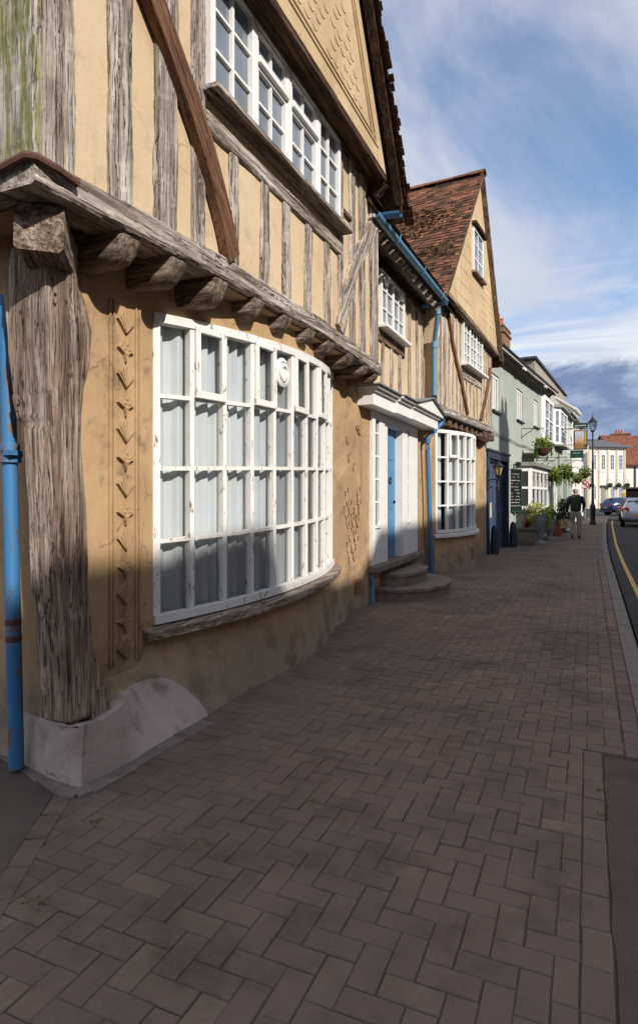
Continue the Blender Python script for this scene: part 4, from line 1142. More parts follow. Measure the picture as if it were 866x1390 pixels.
# blue gutter along the left eave and the downpipe
m = MB(FR); gutter(m, [(-1.1, -.36, 5.10), (XG + .14, -.36, 5.07)], .06); g3 = m.build('gutter', 'blue_pipe', H3, smooth=True)
m = MB(FR)
up_ = [(XN + .10, -.36, 5.05), (XN + .10, -.36, 4.86), (XN + .08, -.34, 4.78), (XN - .03, -.12, 4.52), (XN - .05, -.08, 4.44)]
m.tube(up_, .043, 12); m.tube([(XN - .05, -.08, 4.46), (XN - .05, -.08, 3.45)], .045, 12); m.tube([(XN - .05, -.08, 4.46), (XN - .05, -.08, 4.34)], .056, 12); m.tube([(XN + .10, -.36, 4.98), (XN + .10, -.36, 4.86)], .055, 12)
p3 = m.build('downpipe', 'blue_pale', H3, smooth=True)
m = MB(FR); m.tube([(XN - .05, -.08, 3.46), (XN - .05, -.06, 3.25), (XN + .04, .0, 3.02), (XN + .06, .06, 2.97)], .047, 12); m.build('pipe_section', 'black', p3, smooth=True)
m = MB(FR); m.tube([(XN + .06, .04, 2.99), (XN + .04, .02, 2.93), (.14, -.08, 2.85), (.08, -.30, 2.70), (.06, -.36, 2.62), (.06, -.36, 2.45), (.06, -.12, .12)], .043, 12); m.tube([(.06, -.36, 2.64), (.06, -.355, 2.55)], .055, 12); m.build('pipe_section', 'blue_pipe', p3, smooth=True)
# ------------------------------------------------------------------ the sage green inn
M['sage'] = plaster('sage green paint', lin(170, 176, 165), lin(160, 167, 156), lin(128, 133, 124), .35, bd=.003)
M['sage_dark'] = plaster('grey eaves paint', lin(140, 140, 132), lin(128, 128, 120), lin(92, 90, 84), .5, bd=.003)
M['navy'] = painted('navy door paint', lin(58, 74, 98), None, 0, .45)
M['navy_dark'] = painted('dark navy paint', lin(40, 48, 64), None, 0, .5)
M['render'] = plaster('pebble render', lin(164, 156, 142), lin(154, 146, 132), lin(120, 112, 100), .4)
M['slate'] = tinted('roof slate', [(.1, lin(64, 66, 72)), (.5, lin(92, 94, 100)), (.9, lin(120, 120, 124))], .8, .25)
M['cream'] = plaster('cream paint', lin(222, 219, 211), lin(214, 210, 202), lin(184, 178, 166), .25, bd=.003)
M['buff'] = plaster('buff stone', lin(202, 188, 162), lin(194, 180, 152), lin(160, 146, 122), .3, bd=.003)
M['brick'] = plaster('brown brick', lin(142, 112, 88), lin(128, 98, 76), lin(96, 72, 56), .6, bd=.006)
M['terracotta'] = plain('terracotta', lin(178, 98, 64), .85, .2)
PB = root('sage_green_inn', 'long sage green rendered inn with white bay windows and navy double doors', 'building', FR @ Vector((0, 4.42, 0)), BEND)
ze = lambda k: 5.12 + .036 * (k - 4.42)
wall('wall', 'sage', PB, 4.40, 24.5, -.1, 5.9, [(4.62, 7.02, -.1, 2.62), (5.12, 6.06, 3.86, 4.84), (8.58, 9.62, 3.98, 4.97), (11.8, 12.86, 4.10, 5.08), (20.6, 22.2, -.1, 2.9)], 0, .2, frame=FR, cell=.5, amp=.006)
for k0, k1, z0 in ((5.12, 6.06, 3.86), (8.58, 9.62, 3.98), (11.8, 12.86, 4.10)):
    casement('window', PB, -.03, k0 + .01, k1 - .01, z0 + .01, z0 + .97, 3, 1, frame=FR, mat='white', pane='pane_dark', sill=.10, sillmat='navy_dark', fr=.07, mull=[k0 + .36, k1 - .36])
m = MB(FR)
def cove(u, v):
    k = 4.42 + 11.2 * u; a = v * math.pi / 2; w_ = .02 * math.sin(u * 9) + .015 * noise.noise(Vector((u * 8, 0, 0)))
    return (.02 + .26 * (1 - math.cos(a)), k, ze(k) + w_ + .24 * math.sin(a))
m.grid(cove, 30, 6); m.build('eaves_cove', 'sage_dark', PB, smooth=True, recalc=False)
m = MB(FR); rnd = random.Random(5)
for i in range(46):
    k = 4.40 + i * .245; z = ze(k) + .25 + .02 * math.sin((k - 4.4) / 11.2 * 9)
    m.obox((.10, k + .12, z + .03), (.36 + rnd.uniform(-.03, .03), 0, -.20), (0, .243, .009), (0, 0, .05))
roofp = m.build('eaves_tiles', 'tile_dark', PB)
m = MB(FR); m.prism([(.05, 4.40, 5.45), (-4.5, 4.40, 9.0), (-4.5, 4.40, 9.1), (.05, 4.40, 5.55)], (0, 12, .43)); m.build('roof', 'slate', PB)
m = MB(FR); gutter(m, [(.34, 4.5, 5.44), (.34, 8, 5.55), (.35, 15.6, 5.83)], .05); m.build('gutter', 'black', PB)
m = MB(FR)
for (k, a) in ((8.2, 1), (12.6, 1)):
    m.obox((.30, k, ze(k) + .2), (.05, 0, 0), (0, .5, .02), (0, 0, .09))
m.build('eaves_board', 'white_wood', PB)
# chimney on the inn
ch = MB(FR); ch.box(-1.35, -.75, 10.3, 11.5, 5.6, 7.42, .02); ch.box(-1.40, -.70, 10.25, 11.55, 7.20, 7.28, .01); ch.box(-1.38, -.72, 10.27, 11.53, 7.40, 7.48, .01)
cho = ch.build('chimney', 'brick', PB)
for k in (10.6, 11.2):
    m = MB(FR); m.lathe([(0, 0), (.13, 0), (.115, .38), (.13, .40), (.13, .44), (.10, .44), (.09, .1), (0, .1)], (-1.05, k, 7.47), 16); m.build('chimney_pot', 'terracotta', cho, smooth=True)
# navy double doors with guard stones
m = MB(FR); m.box(-.14, .05, 4.50, 4.66, 0, 2.70, .01); m.box(-.14, .05, 6.98, 7.14, 0, 2.70, .01); m.box(-.14, .06, 4.50, 7.14, 2.56, 2.74, .01); m.box(-.16, .09, 4.44, 7.2, 2.74, 2.80, .01)
dc = m.build('door_frame', 'navy_dark', PB)
for k0, k1 in ((4.67, 5.82), (5.84, 6.97)):
    m = MB(FR); m.box(-.16, -.11, k0, k1, .05, 2.55)
    for q in range(6): m.box(-.12, -.095, k0 + .05 + q * (k1 - k0 - .1) / 6, k0 + .03 + (q + 1) * (k1 - k0 - .1) / 6, .2, 1.12, .006)
    m.box(-.12, -.09, k0 + .02, k1 - .02, 1.12, 1.24, .006); m.box(-.12, -.09, k0 + .02, k0 + .14, 1.24, 2.5, .006); m.box(-.12, -.09, k1 - .14, k1 - .02, 1.24, 2.5, .006); m.box(-.12, -.09, (k0 + k1) / 2 - .05, (k0 + k1) / 2 + .05, 1.24, 2.5, .006); m.box(-.12, -.088, k0 + .14, k1 - .14, 1.84, 1.94, .006)
    d = m.build('door', 'navy', PB)
    if k0 < 5:
        m = MB(FR); m.box(-.09, -.083, 5.0, 5.5, 1.02, 1.42); m.build('notice', 'sage', d)
    else:
        m = MB(FR); m.box(-.09, -.083, 6.25, 6.42, 1.75, 2.0); m.build('notice', 'yellow', d)
for k, s in ((4.72, .62), (7.14, .62)):
    m = MB(FR); m.lathe([(.16 * s, 0), (.17 * s, .15), (.15 * s, .6), (.12 * s, .74), (.05 * s, .80), (0, .81)], (.16, k, .05), 14); m.build('guard_stone', 'navy_dark', PB, smooth=True)
# ground floor canted bay
def canted(k0, k1, n1, cant, z0, z1, name, cols, rows, base_z=None, roof=True, sash=True, pane='pane_dark', side=1):
    m = MB(FR); A, B, Cc, D = Vector((0, k0, 0)), Vector((n1, k0 + cant, 0)), Vector((n1, k1 - cant, 0)), Vector((0, k1, 0))
    pm = MB(FR)
    def facet(P, Q, nc, nr):
        d = (Q - P); L = d.length; d = d / L; nn = Vector((d.y, -d.x, 0))
        if nn.x < 0: nn = -nn
        def bx(u0, u1, v0, v1, a, b): m.obox(P + d * ((u0 + u1) / 2) + nn * ((a + b) / 2) + Vector((0, 0, (v0 + v1) / 2)), nn * (b - a), d * (u1 - u0), (0, 0, v1 - v0), .003)
        bx(0, .11, z0, z1, -.06, .0); bx(L - .11, L, z0, z1, -.06, .0); bx(.11, L - .11, z0, z0 + .10, -.06, -.002); bx(.11, L - .11, z1 - .16, z1, -.06, -.002)
        zc = (z0 + z1) / 2; bx(.11, L - .11, zc - .035, zc + .035, -.055, -.008)
        for c in range(1, nc): u = .11 + (L - .22) * c / nc; bx(u - .045, u + .045, z0 + .1, z1 - .16, -.055, -.005)
        for c in range(nc):
            a, b = .11 + (L - .22) * c / nc + .03, .11 + (L - .22) * (c + 1) / nc - .03
            for r_ in range(1, nr):
                if 2 * r_ == nr: continue
                v = z0 + .1 + (z1 - z0 - .26) * r_ / nr; bx(a, b, v - .014, v + .014, -.05, -.015)
        pm.obox(P + d * (L / 2) + nn * -.045 + Vector((0, 0, zc)), nn * .006, d * (L - .1), (0, 0, z1 - z0 - .1))
    facet(A, B, 1, rows); facet(B, Cc, cols, rows); facet(Cc, D, 1, rows)
    w = m.build(name, 'white', PB); pm.build('pane', pane, w)
    m = MB(FR); o = .09
    m.prism([(0, k0 - o, z0 - .07), (n1 + o, k0 + cant - o * .4, z0 - .07), (n1 + o, k1 - cant + o * .4, z0 - .07), (0, k1 + o, z0 - .07)], (0, 0, .066)); m.build('sill', 'sage_dark', w)
    if base_z is not None:
        m = MB(FR); m.prism([(-.05, k0 + .02, base_z), (n1 - .03, k0 + cant + .02, base_z), (n1 - .03, k1 - cant - .02, base_z), (-.05, k1 - .02, base_z)], (0, 0, z0 - .075 - base_z)); m.build('bay_base', 'sage', w)
    if roof:
        m = MB(FR); o = .12
        m.prism([(0, k0 - o, z1 + .003), (n1 + o, k0 + cant - o * .4, z1 + .003), (n1 + o, k1 - cant + o * .4, z1 + .003), (0, k1 + o, z1 + .003)], (0, 0, .12)); m.build('bay_roof', 'sage_dark', w)
    return w
bay = canted(8.43, 12.3, .45, .16, 1.18, 2.52, 'bay_window', 4, 2, base_z=0.0)
m = MB(FR); m.box(0, .40, 9.6, 11.9, 2.93, 3.0, .01); m.box(.36, .42, 9.6, 11.9, 2.88, 3.02, .01); m.build('canopy', 'sage_dark', PB)
canted(13.65, 16.4, .12, .12, 3.76, 5.50, 'bay_window', 2, 4, roof=False, pane='pane')
canted(17.2, 20.3, .26, .26, 3.86, 5.45, 'bay_window', 2, 4, pane='pane')
casement('sash_window', PB, .03, 14.0, 15.3, .85, 2.75, 2, 4, frame=FR, mat='white', pane='pane_dark', sill=.08, fr=.08)
casement('sash_window', PB, .03, 16.6, 17.9, .85, 2.75, 2, 4, frame=FR, mat='white', pane='pane_dark', sill=.08, fr=.08)
for k in (18.6, 22.6): 
    m = MB(FR); m.box(-.05, .09, k, k + .28, 0, 3.0, .01); m.build('pilaster', 'sage', PB)
for k in (20.9, 21.9, 22.9, 23.7): casement('sash_window', PB, .03, k, k + .5, 3.8, 5.2, 1, 2, frame=FR, mat='white', pane='pane', fr=.06)
m = MB(FR); m.box(-1.2, -1.1, 20.4, 22.4, 0, 3); m.build('doorway', 'dark', PB)
m = MB(FR); m.box(-.05, .30, 20.35, 24.4, 5.72, 5.84, .01); m.box(-.05, .2, 20.35, 24.4, 5.6, 5.72, .01); m.build('cornice', 'sage_dark', PB)
m = MB(FR)
for z in (3.25, 3.30):
    pts = [(.03, 4.6 + i * .5, z + .02 * math.sin(i * 1.3) - .06 * math.sin(i / 18 * math.pi)) for i in range(19)]; m.tube(pts, .009, 5)
pts = [(.03, 12.9, 3.0 + i * .1) for i in range(8)]; m.tube(pts, .02, 6); m.build('cable', 'sage_dark', PB)

# rendered block rising behind
RB = root('rendered_block', 'grey beige rendered flat roofed block rising behind the green inn', 'building', FR @ Vector((-4, 29, 0)), BEND)
m = MB(FR); m.box(-8, -1.6, 22.5, 36, 3, 8.75); rbw = m.build('wall', 'render', RB)
m = MB(FR); m.box(-8.1, -1.48, 22.3, 36.1, 8.753, 8.9, .02); m.build('coping', 'slate', rbw)
m = MB(FR); m.lathe([(0, 0), (.2, 0), (.16, .5), (0, .5)], (-2.2, 30, 8.9), 12); m.box(-2.4, -2.0, 31.2, 31.8, 8.9, 9.3, .02); m.build('vent_cowl', 'slate', RB)
RC = root('parapet_building', 'lower pale rendered building with dark gutter beyond the inn', 'building', FR @ Vector((-2, 30, 0)), BEND)
m = MB(FR); m.box(-6, .0, 24.6, 30, -.1, 5.75); w_ = m.build('wall', 'cream', RC)
m = MB(FR); m.box(-5, .22, 24.55, 30.1, 5.753, 5.93, .02); m.build('coping', 'sage_dark', w_)
m = MB(FR); m.prism([(-.1, 27, 5.94), (-3, 27, 5.94), (-3, 27, 7.3), (-1.1, 27, 7.3), (-.2, 27, 6.7)], (0, 3, 0)); m.build('gable_wall', 'cream', RC)
m = MB(FR); m.bar((-.1, 26.9, 6.66), (-1.2, 26.9, 7.42), .16, .1, (0, 0, 1)); m.bar((-.08, 26.9, 6.66), (-.08, 30.1, 6.66), .16, .1); m.build('bargeboard', 'white', RC)
for k in (25.2, 26.8, 28.4): casement('sash_window', RC, .03, k, k + .8, 3.7, 5.2, 2, 2, frame=FR, mat='white', pane='pane', fr=.07)
for k in (25.4, 27.8): casement('sash_window', RC, .03, k, k + 1.2, .9, 2.6, 2, 2, frame=FR, mat='white', pane='pane_dark', fr=.08)

# cream house at the end of the street
F5 = Matrix.Translation((.20, 84, 0)) @ Matrix.Rotation(R(-52), 4, 'Z')       # x out of the facade, y along it to the right
CH = root('cream_house', 'cream painted two storey house with pilasters and grey slate hipped roof', 'house', (.20, 84, 0), R(-52))
Lc = 5.4
m = MB(F5); m.box(-5, 0, 0, Lc, -.1, 7.85); cw = m.build('wall', 'cream', CH)
for k in (.05, 1.45, 2.78, 4.1, 5.28):
    m = MB(F5); m.box(.0, .09, k - .13, k + .13, -.1, 7.75, .01); m.build('pilaster', 'buff', CH)
m = MB(F5); m.box(0, .16, -.05, Lc + .05, 7.55, 7.83, .02); m.build('cornice', 'cream', CH)
for k in (.75, 2.11, 3.44, 4.7):
    if k < 4.7 or 1:
        casement('sash_window', CH, .04, k - .33, k + .33, 4.9, 6.85, 2, 4, frame=F5, mat='white', pane='pane', fr=.07)
        m = MB(F5); m.box(.0, .06, k - .4, k + .4, 4.62, 4.70); m.build('string_course', 'cream', CH)
for k in (.75, 3.5, 4.7): casement('sash_window', CH, .04, k - .33, k + .33, 1.1, 2.9, 2, 4, frame=F5, mat='white', pane='pane', fr=.07)
m = MB(F5); m.box(.0, .05, 1.75, 2.5, .1, 2.6, .01); d5 = m.build('door', 'sage_dark', CH); m = MB(F5); m.box(0, .5, 1.6, 2.65, 2.85, 2.95, .01); m.build('door_hood', 'sage_dark', d5)
m = MB(F5); e = .55; z = 7.86; za = 9.0
P = [(e, -e, z), (e, Lc + e, z), (-5 - e, Lc + e, z), (-5 - e, -e, z), (-2.2, 1.2, za), (-2.6, Lc - 1.6, za)]
for f in ((0, 1, 5, 4), (1, 2, 5), (2, 3, 4, 5), (3, 0, 4)): m.poly([P[i] for i in f], .5)
m.prism([P[0], P[1], P[2], P[3]], (0, 0, -.12)); m.build('roof', 'slate', CH)
WS = root('white_corner_shop', 'white corner shop with buff stone pilaster at the bend', 'shop', (-.8, 86, 0))
m = MB(); m.box(-2.8, .16, 82.0, 90, -.1, 7.8); m.build('wall', 'cream', WS)
for x0, x1 in ((-1.42, -.95), (-.1, .14)):
    m = MB(); m.box(x0, x1, 81.8, 82.0, -.1, 7.0, .02); m.build('pilaster', 'buff', WS)
m = MB(); m.box(-1.4, .18, 81.62, 82, 4.75, 4.95, .02); m.box(-1.4, .18, 81.7, 82, 3.4, 3.5, .02); m.build('cornice', 'cream', WS)
m = MB(); m.box(-.72, -.22, 81.9, 82.0, 5.3, 6.8); w_ = m.build('window', 'pane', WS); m = MB(); m.box(-.8, -.72, 81.88, 82, 5.2, 6.9); m.box(-.22, -.14, 81.88, 82, 5.2, 6.9); m.box(-.72, -.22, 81.88, 82, 6.8, 6.9); m.box(-.72, -.22, 81.88, 82, 5.95, 6.02); m.build('window_frame', 'white', w_)
m = MB(); m.box(-.9, -.45, 81.84, 82, 5.2, 5.75); m.build('notice', 'white', WS)

# red tiled timbered house on the right
F6 = Matrix.Translation((4.0, 92, 0)) @ Matrix.Rotation(R(-62), 4, 'Z')     # x out of the front, y along the front to the right
RH = root('red_tiled_house', 'black and white timbered house with orange red tiled roof and dormer', 'house', (4.0, 92, 0), R(-62))
m = MB(F6); m.box(-9, -.3, 0, 16, -.1, 5.6); m.prism([(-9, .01, 5.6), (-.3, .01, 5.6), (-4.6, .01, 10.0)], (0, .2, 0)); m.build('wall', 'render', RH)
m = MB(F6); m.box(-.6, .25, .2, 16, 2.75, 5.5); uf = m.build('upper_wall', 'cream', RH)
for k in (.3, 2.0, 5.0, 8.0, 12):
    m = MB(F6); m.box(.24, .32, k - .14, k + .14, 2.75, 5.5); m.build('stud', 'oak_dark', RH)
m = MB(F6); m.box(-.1, .34, .1, 16, 2.60, 2.78); m.build('jetty_beam', 'oak_dark', RH)
m = MB(F6); m.box(-.28, -.2, .6, 16, .1, 2.5); m.build('shopfront', 'dark', RH)
for k in (3.4, 6.4): casement('window', RH, .34, k, k + 1.1, 3.5, 5.0, 2, 2, frame=F6, mat='white', pane='pane_dark', fr=.14)
rr = MB(F6); top = Vector((-4.6, -.3, 10.1)); dn = Vector((5.3, 0, -4.6)).normalized(); dnb = Vector((-5, 0, -5.7)).normalized()
rr.prism([(-4.6, -.3, 10.05), (.6, -.3, 5.5), (.6, -.3, 5.6), (-4.6, -.3, 10.2)], (0, 17, 0)); rr.prism([(-4.6, -.3, 10.05), (-9.6, -.3, 5.5), (-9.6, -.3, 5.6), (-4.6, -.3, 10.2)], (0, 17, 0)); r6 = rr.build('roof', 'oak_dark', RH)
M['tile_orange'] = tinted('orange clay tile', [(.05, lin(88, 60, 50)), (.4, lin(124, 80, 64)), (.8, lin(146, 94, 74)), (.97, lin(126, 94, 80))], .9, .15, .006)
m = MB(F6); tiles(m, top + Vector((0, 0, .12)), (0, 1, 0), dn, 17, 6.95, 61, tw=.34, gauge=.2, th=.03); m.build('roof_tiles', 'tile_orange', r6, recalc=False)
m = MB(F6); m.box(-3.2, -.9, 4.6, 6.2, 6.0, 7.9); m.prism([(-.9, 4.5, 7.9), (-.9, 6.3, 7.9), (-.9, 5.4, 9.0)], (-3, 0, 0)); dm_ = m.build('dormer', 'cream', RH)
m = MB(F6)
for a, b in (((4.35, 7.8), (5.4, 9.1)), ((6.45, 7.8), (5.4, 9.1))): m.prism([(-.75, a[0], a[1]), (-.75, b[0], b[1]), (-.75, b[0], b[1] + .14), (-.75, a[0], a[1] + .14)], (-3.4, 0, 0))
m.build('dormer_roof', 'tile_orange', dm_)
m = MB(F6); m.box(-.9, -.84, 4.9, 5.9, 6.5, 7.8); m.build('dormer_window', 'white', dm_)
BR = root('red_roofed_house', 'far red tiled roof with brown brick chimney stack behind the cream house', 'house', (4, 112, 0))
m = MB(); m.box(-5, 16, 108, 116, -.1, 7.0); m.build('wall', 'render', BR)
rr = MB(); rr.prism([(-5.3, 107.5, 7.0), (-5.3, 112, 10.6), (-5.3, 116.5, 7.0)], (22, 0, 0)); r7 = rr.build('roof', 'tile_orange', BR)
m = MB(); m.box(3.6, 6.4, 111.6, 113.2, 9, 11.6, .05); m.box(3.45, 6.55, 111.45, 113.35, 11.6, 11.9, .05)
for q in range(6): m.box(3.75 + q * .45, 4.05 + q * .45, 111.5, 111.62, 9.6, 11.5)
st_ = m.build('chimney', 'brick', BR)
m = MB()
for q in range(3): m.lathe([(0, 0), (.16, 0), (.13, .6), (0, .6)], (4.4 + q * .4, 112.4, 11.9), 10)
m.build('chimney_pot', 'terracotta', st_)

# the terrace across the road, out of the frame: it shades the pavement and the feet of the walls
def opposite(y0, y1, eave, ridge, chim, pots, lab, mat):
    T = root('terraced_house', lab, 'house', (7.8, (y0 + y1) / 2, 0))
    m = MB(); m.box(7.8, 14.6, y0, y1, -.15, eave); w_ = m.build('wall', mat, T)
    m = MB(); m.prism([(7.4, y0, eave - .1), (11.2, y0, ridge), (15, y0, eave - .1)], (0, y1 - y0, 0)); rf_ = m.build('roof', 'tile_dark', T)
    for (cy, wd, h) in chim:
        m = MB(); m.box(10.85, 11.55, cy - wd / 2, cy + wd / 2, ridge - .6, ridge + h); c_ = m.build('chimney', 'brick', rf_)
        for q in range(pots):
            m = MB(); m.lathe([(0, 0), (.15, 0), (.12, .55), (0, .55)], (11.2, cy - wd / 2 + wd * (q + .5) / pots, ridge + h), 12); m.build('chimney_pot', 'terracotta', c_)
    n = int((y1 - y0) / 2.4)
    for z0, z1 in ((.9, 2.4), (3.9, 5.3)):
        for i in range(n):
            y = y0 + (i + .5) * (y1 - y0) / n
            m = MB(); m.box(7.74, 7.81, y - .45, y + .45, z0, z1); wf = m.build('window', 'white', T)
            m = MB(); m.box(7.72, 7.735, y - .38, y + .38, z0 + .08, z1 - .08); m.build('pane', 'pane_dark', wf)
opposite(-16, -4.2, 6.3, 11.2, [(-9, .9, 1.3)], 2, 'brick terraced house across the road with a single stack', 'brick')
opposite(-4.2, -.6, 6.2, 10.55, [], 2, 'narrow lower roofed house across the road', 'cream')
opposite(-.6, 7.2, 6.6, 11.1, [], 2, 'plain terraced house across the road', 'ochre')
opposite(7.2, 12, 6.4, 10.1, [(9.3, 1.0, 3.2)], 2, 'terraced house across the road with the tall twin potted chimney', 'sage')
opposite(12, 20, 6.2, 9.9, [(19.6, .9, .9)], 3, 'terraced house across the road with three chimney pots', 'cream')
opposite(20, 34, 5.6, 8.6, [(27, .9, .8)], 2, 'low terraced house across the road', 'brick')

# ------------------------------------------------------------------ plants
M['leaf'] = leaf_mat('leaf', lin(58, 86, 34), lin(120, 146, 54))
M['leaf_yellow'] = leaf_mat('yellow leaf', lin(120, 140, 40), lin(196, 196, 70))
M['leaf_dark'] = leaf_mat('dark leaf', lin(34, 54, 28), lin(64, 88, 40))
M['flower_purple'] = leaf_mat('purple flower', lin(74, 62, 140), lin(140, 120, 190))
M['flower_white'] = leaf_mat('white flower', lin(224, 214, 224), lin(240, 236, 236))
M['cordyline'] = leaf_mat('red leaf', lin(74, 30, 34), lin(132, 62, 58))
M['coir'] = plain('coir', lin(84, 62, 44), .95, .1, 0, .4, 30, .5)
def leaves(m, c, rx, rz, n, s, rnd, shell=.45, flat=False):
    for k in range(n):
        while True:
            v = Vector((rnd.uniform(-1, 1), rnd.uniform(-1, 1), rnd.uniform(-1, 1)))
            l = v.length
            if shell < l < 1: break
        bump_ = .78 + .45 * noise.noise(v * 1.7 + Vector(c))
        p = Vector(c) + Vector((v.x * rx, v.y * rx, v.z * rz)) * bump_
        d = Vector((rnd.gauss(0, 1), rnd.gauss(0, 1), rnd.gauss(0, .7))).normalized(); e = d.cross(Vector((rnd.gauss(0, 1), rnd.gauss(0, 1), rnd.gauss(0, 1)))).normalized()
        q = s * rnd.uniform(.6, 1.3); t = rnd.random()
        m.poly([p - d * q, p + e * q * .45, p + d * q, p - e * q * .45], t)
def basket(n, k, z, r, lab, trail, yellow=.3, wall_n=0.0, seed=1):
    rnd = random.Random(seed); P = FR @ Vector((n, k, z))
    b_ = root('hanging_basket', lab, 'hanging basket', P, 0, 'flower baskets hung along the green inn')
    m = MB(); m.lathe([(0, -r * .85), (r * .4, -r * .75), (r * .75, -r * .4), (r * .9, 0), (r * .82, .02), (0, .0)], P, 14); m.build('basket', 'coir', b_, smooth=True)
    m = MB(); leaves(m, P + Vector((0, 0, r * .45)), r * 1.25, r * .95, 420, r * .17, rnd, .3)
    for q in range(trail):
        a = rnd.uniform(0, 6.28); L = rnd.uniform(.5, 1.9) * r
        for i in range(16): leaves(m, P + Vector((math.cos(a) * r, math.sin(a) * r, .1 * r - L * i / 16)), r * .14, r * .1, 3, r * .14, rnd, 0)
    f = m.build('foliage', 'leaf', b_, recalc=False)
    if yellow:
        m = MB(); leaves(m, P + Vector((0, 0, r * .75)), r * 1.0, r * .75, int(300 * yellow), r * .16, rnd, .4); m.build('yellow_foliage', 'leaf_yellow', f, recalc=False)
    m = MB()
    for q in range(3):
        a = q * 2.1; m.tube([P + Vector((math.cos(a) * r * .85, math.sin(a) * r * .85, 0)), P + Vector((0, 0, r * 2.2))], .006, 5)
    m.build('chain', 'black', b_)
    m = MB(FR); m.tube([(wall_n, k, z + r * 2.2 - .3), (wall_n, k, z + r * 2.3), (n + .05, k, z + r * 2.25)], .014, 6); m.tube([(wall_n, k, z + r * 2.2 - .25), (n * .6 + wall_n * .4, k, z + r * 2.25)], .012, 6); m.build('bracket', 'black', b_)
basket(.66, 9.4, 3.10, .29, 'large round hanging basket of green leaves above the white ground floor bay', 6, .35, seed=1)
basket(.60, 12.2, 2.30, .25, 'yellow leaved hanging basket with long trails beside the white bay', 22, .9, seed=2)
basket(.70, 15.25, 2.50, .29, 'hanging basket of dark trailing green beside the black doorway', 26, .3, seed=3)
basket(.80, 18.9, 2.36, .24, 'small hanging basket with a brown liner under the inn sign', 5, .2, seed=4)
basket(.95, 20.6, 2.66, .28, 'dense dark green hanging ball just above the round road sign', 3, 0, seed=5)

def planter_square():
    P = FR @ Vector((.42, 7.95, .12)); b_ = root('square_planter', 'square grey stone planter with a spiky red leaved plant', 'planter', P, BEND)
    f = FR @ Matrix.Translation((.42, 7.95, .12)); m = MB(f)
    def tap(m, h0, h1, z0, z1): 
        m.prism([(-h0, -h0, z0), (h0, -h0, z0), (h0, h0, z0), (-h0, h0, z0)], (0, 0, z1 - z0))
    tap(m, .25, .25, .05, .46); tap(m, .29, .29, .464, .53); tap(m, .28, .28, .0, .046); m.build('trough', 'stone', b_)
    for s in (-1, 1):
        m = MB(f); m.box(-.2, .2, s * .253 - .01, s * .253 + .01, .12, .40, .01); m.build('panel', 'kerb', b_)
    m = MB(f); rnd = random.Random(3)
    for q in range(34):
        a = rnd.uniform(0, 6.28); e = rnd.uniform(.35, 1.45); L = rnd.uniform(.35, .55); pts = []
        for i in range(6):
            t = i / 5; pts.append(Vector((math.cos(a) * math.cos(e) * L * t, math.sin(a) * math.cos(e) * L * t, .53 + L * t * math.sin(e) - .10 * t * t)))
        s_ = Vector((-math.sin(a), math.cos(a), 0)); t_ = rnd.random()
        for i in range(5):
            w0, w1 = .018 * (1 - (i / 5) ** 2), .018 * (1 - ((i + 1) / 5) ** 2); m.poly([pts[i] - s_ * w0, pts[i] + s_ * w0, pts[i + 1] + s_ * w1, pts[i + 1] - s_ * w1], t_)
    m.build('spiky_plant', 'cordyline', b_, recalc=False)
planter_square()
def urn(n, k, sc, lab, mat, leafs, prof, seed, flowers=None, trail=6, nm='flower_pot', lf='leaf', lh=.3, lr=1.2):
    P = FR @ Vector((n, k, .12)); rnd = random.Random(seed); b_ = root(nm, lab, 'flower pot', P)
    m = MB(); m.lathe([(r * sc, z * sc) for r, z in prof], P, 22); m.build('pot', mat, b_, smooth=True)
    top = max(z for r, z in prof) * sc; R0 = max(r for r, z in prof) * sc
    m = MB(); leaves(m, P + Vector((0, 0, top + lh * .45)), R0 * lr, lh, leafs, .05, rnd, .15)
    for q in range(trail):
        a = rnd.uniform(0, 6.28); L = rnd.uniform(.15, .5)
        for i in range(12): leaves(m, P + Vector((math.cos(a) * R0, math.sin(a) * R0, top - L * i / 12)), .05, .04, 3, .04, rnd, 0)
    f = m.build('foliage', lf, b_, recalc=False)
    for fm, cnt in (flowers or {}).items():
        m = MB()
        for q in range(cnt):
            a = rnd.uniform(0, 6.28); c = P + Vector((math.cos(a) * R0 * rnd.uniform(.2, 1.25), math.sin(a) * R0 * rnd.uniform(.2, 1.25), top + lh * rnd.uniform(.3, .9)))
            for i in range(5):
                d = Vector((math.cos(i * 1.26), math.sin(i * 1.26), .4)) * .035; e = Vector((-d.y, d.x, 0)) * .6; m.poly([c, c + d + e, c + d * 1.3, c + d - e], rnd.random())
        m.build('flower', fm, f, recalc=False)
PT = [(0, 0), (.16, 0), (.22, .38), (.25, .40), (.25, .47), (.21, .47), (.19, .40), (0, .40)]
TALL = [(0, 0), (.22, 0), (.22, .06), (.10, .12), (.10, .18), (.2, .34), (.27, .62), (.29, .80), (.26, .80), (.24, .72), (0, .72)]
urn(.64, 8.42, 1.15, 'tall grey urn on a foot holding purple and white pansies', 'lead', 260, TALL, 5, {'flower_purple': 26, 'flower_white': 14}, 14, lf='leaf_yellow')
urn(.66, 11.0, .85, 'dark pot with white flowers and bushy green leaves by the sash window', 'lead', 420, TALL, 6, {'flower_white': 10}, 10, lh=.4, lr=1.3)
urn(.62, 12.9, 1.15, 'brown terracotta pot standing low behind the man', 'terracotta', 60, PT, 7, None, 0, lh=.08, lr=.8)
urn(.58, 15.4, 1.0, 'dark pot with tall upright conifers by the doorway', 'black', 700, TALL, 8, None, 0, lf='leaf_dark', lh=.55, lr=1.0)
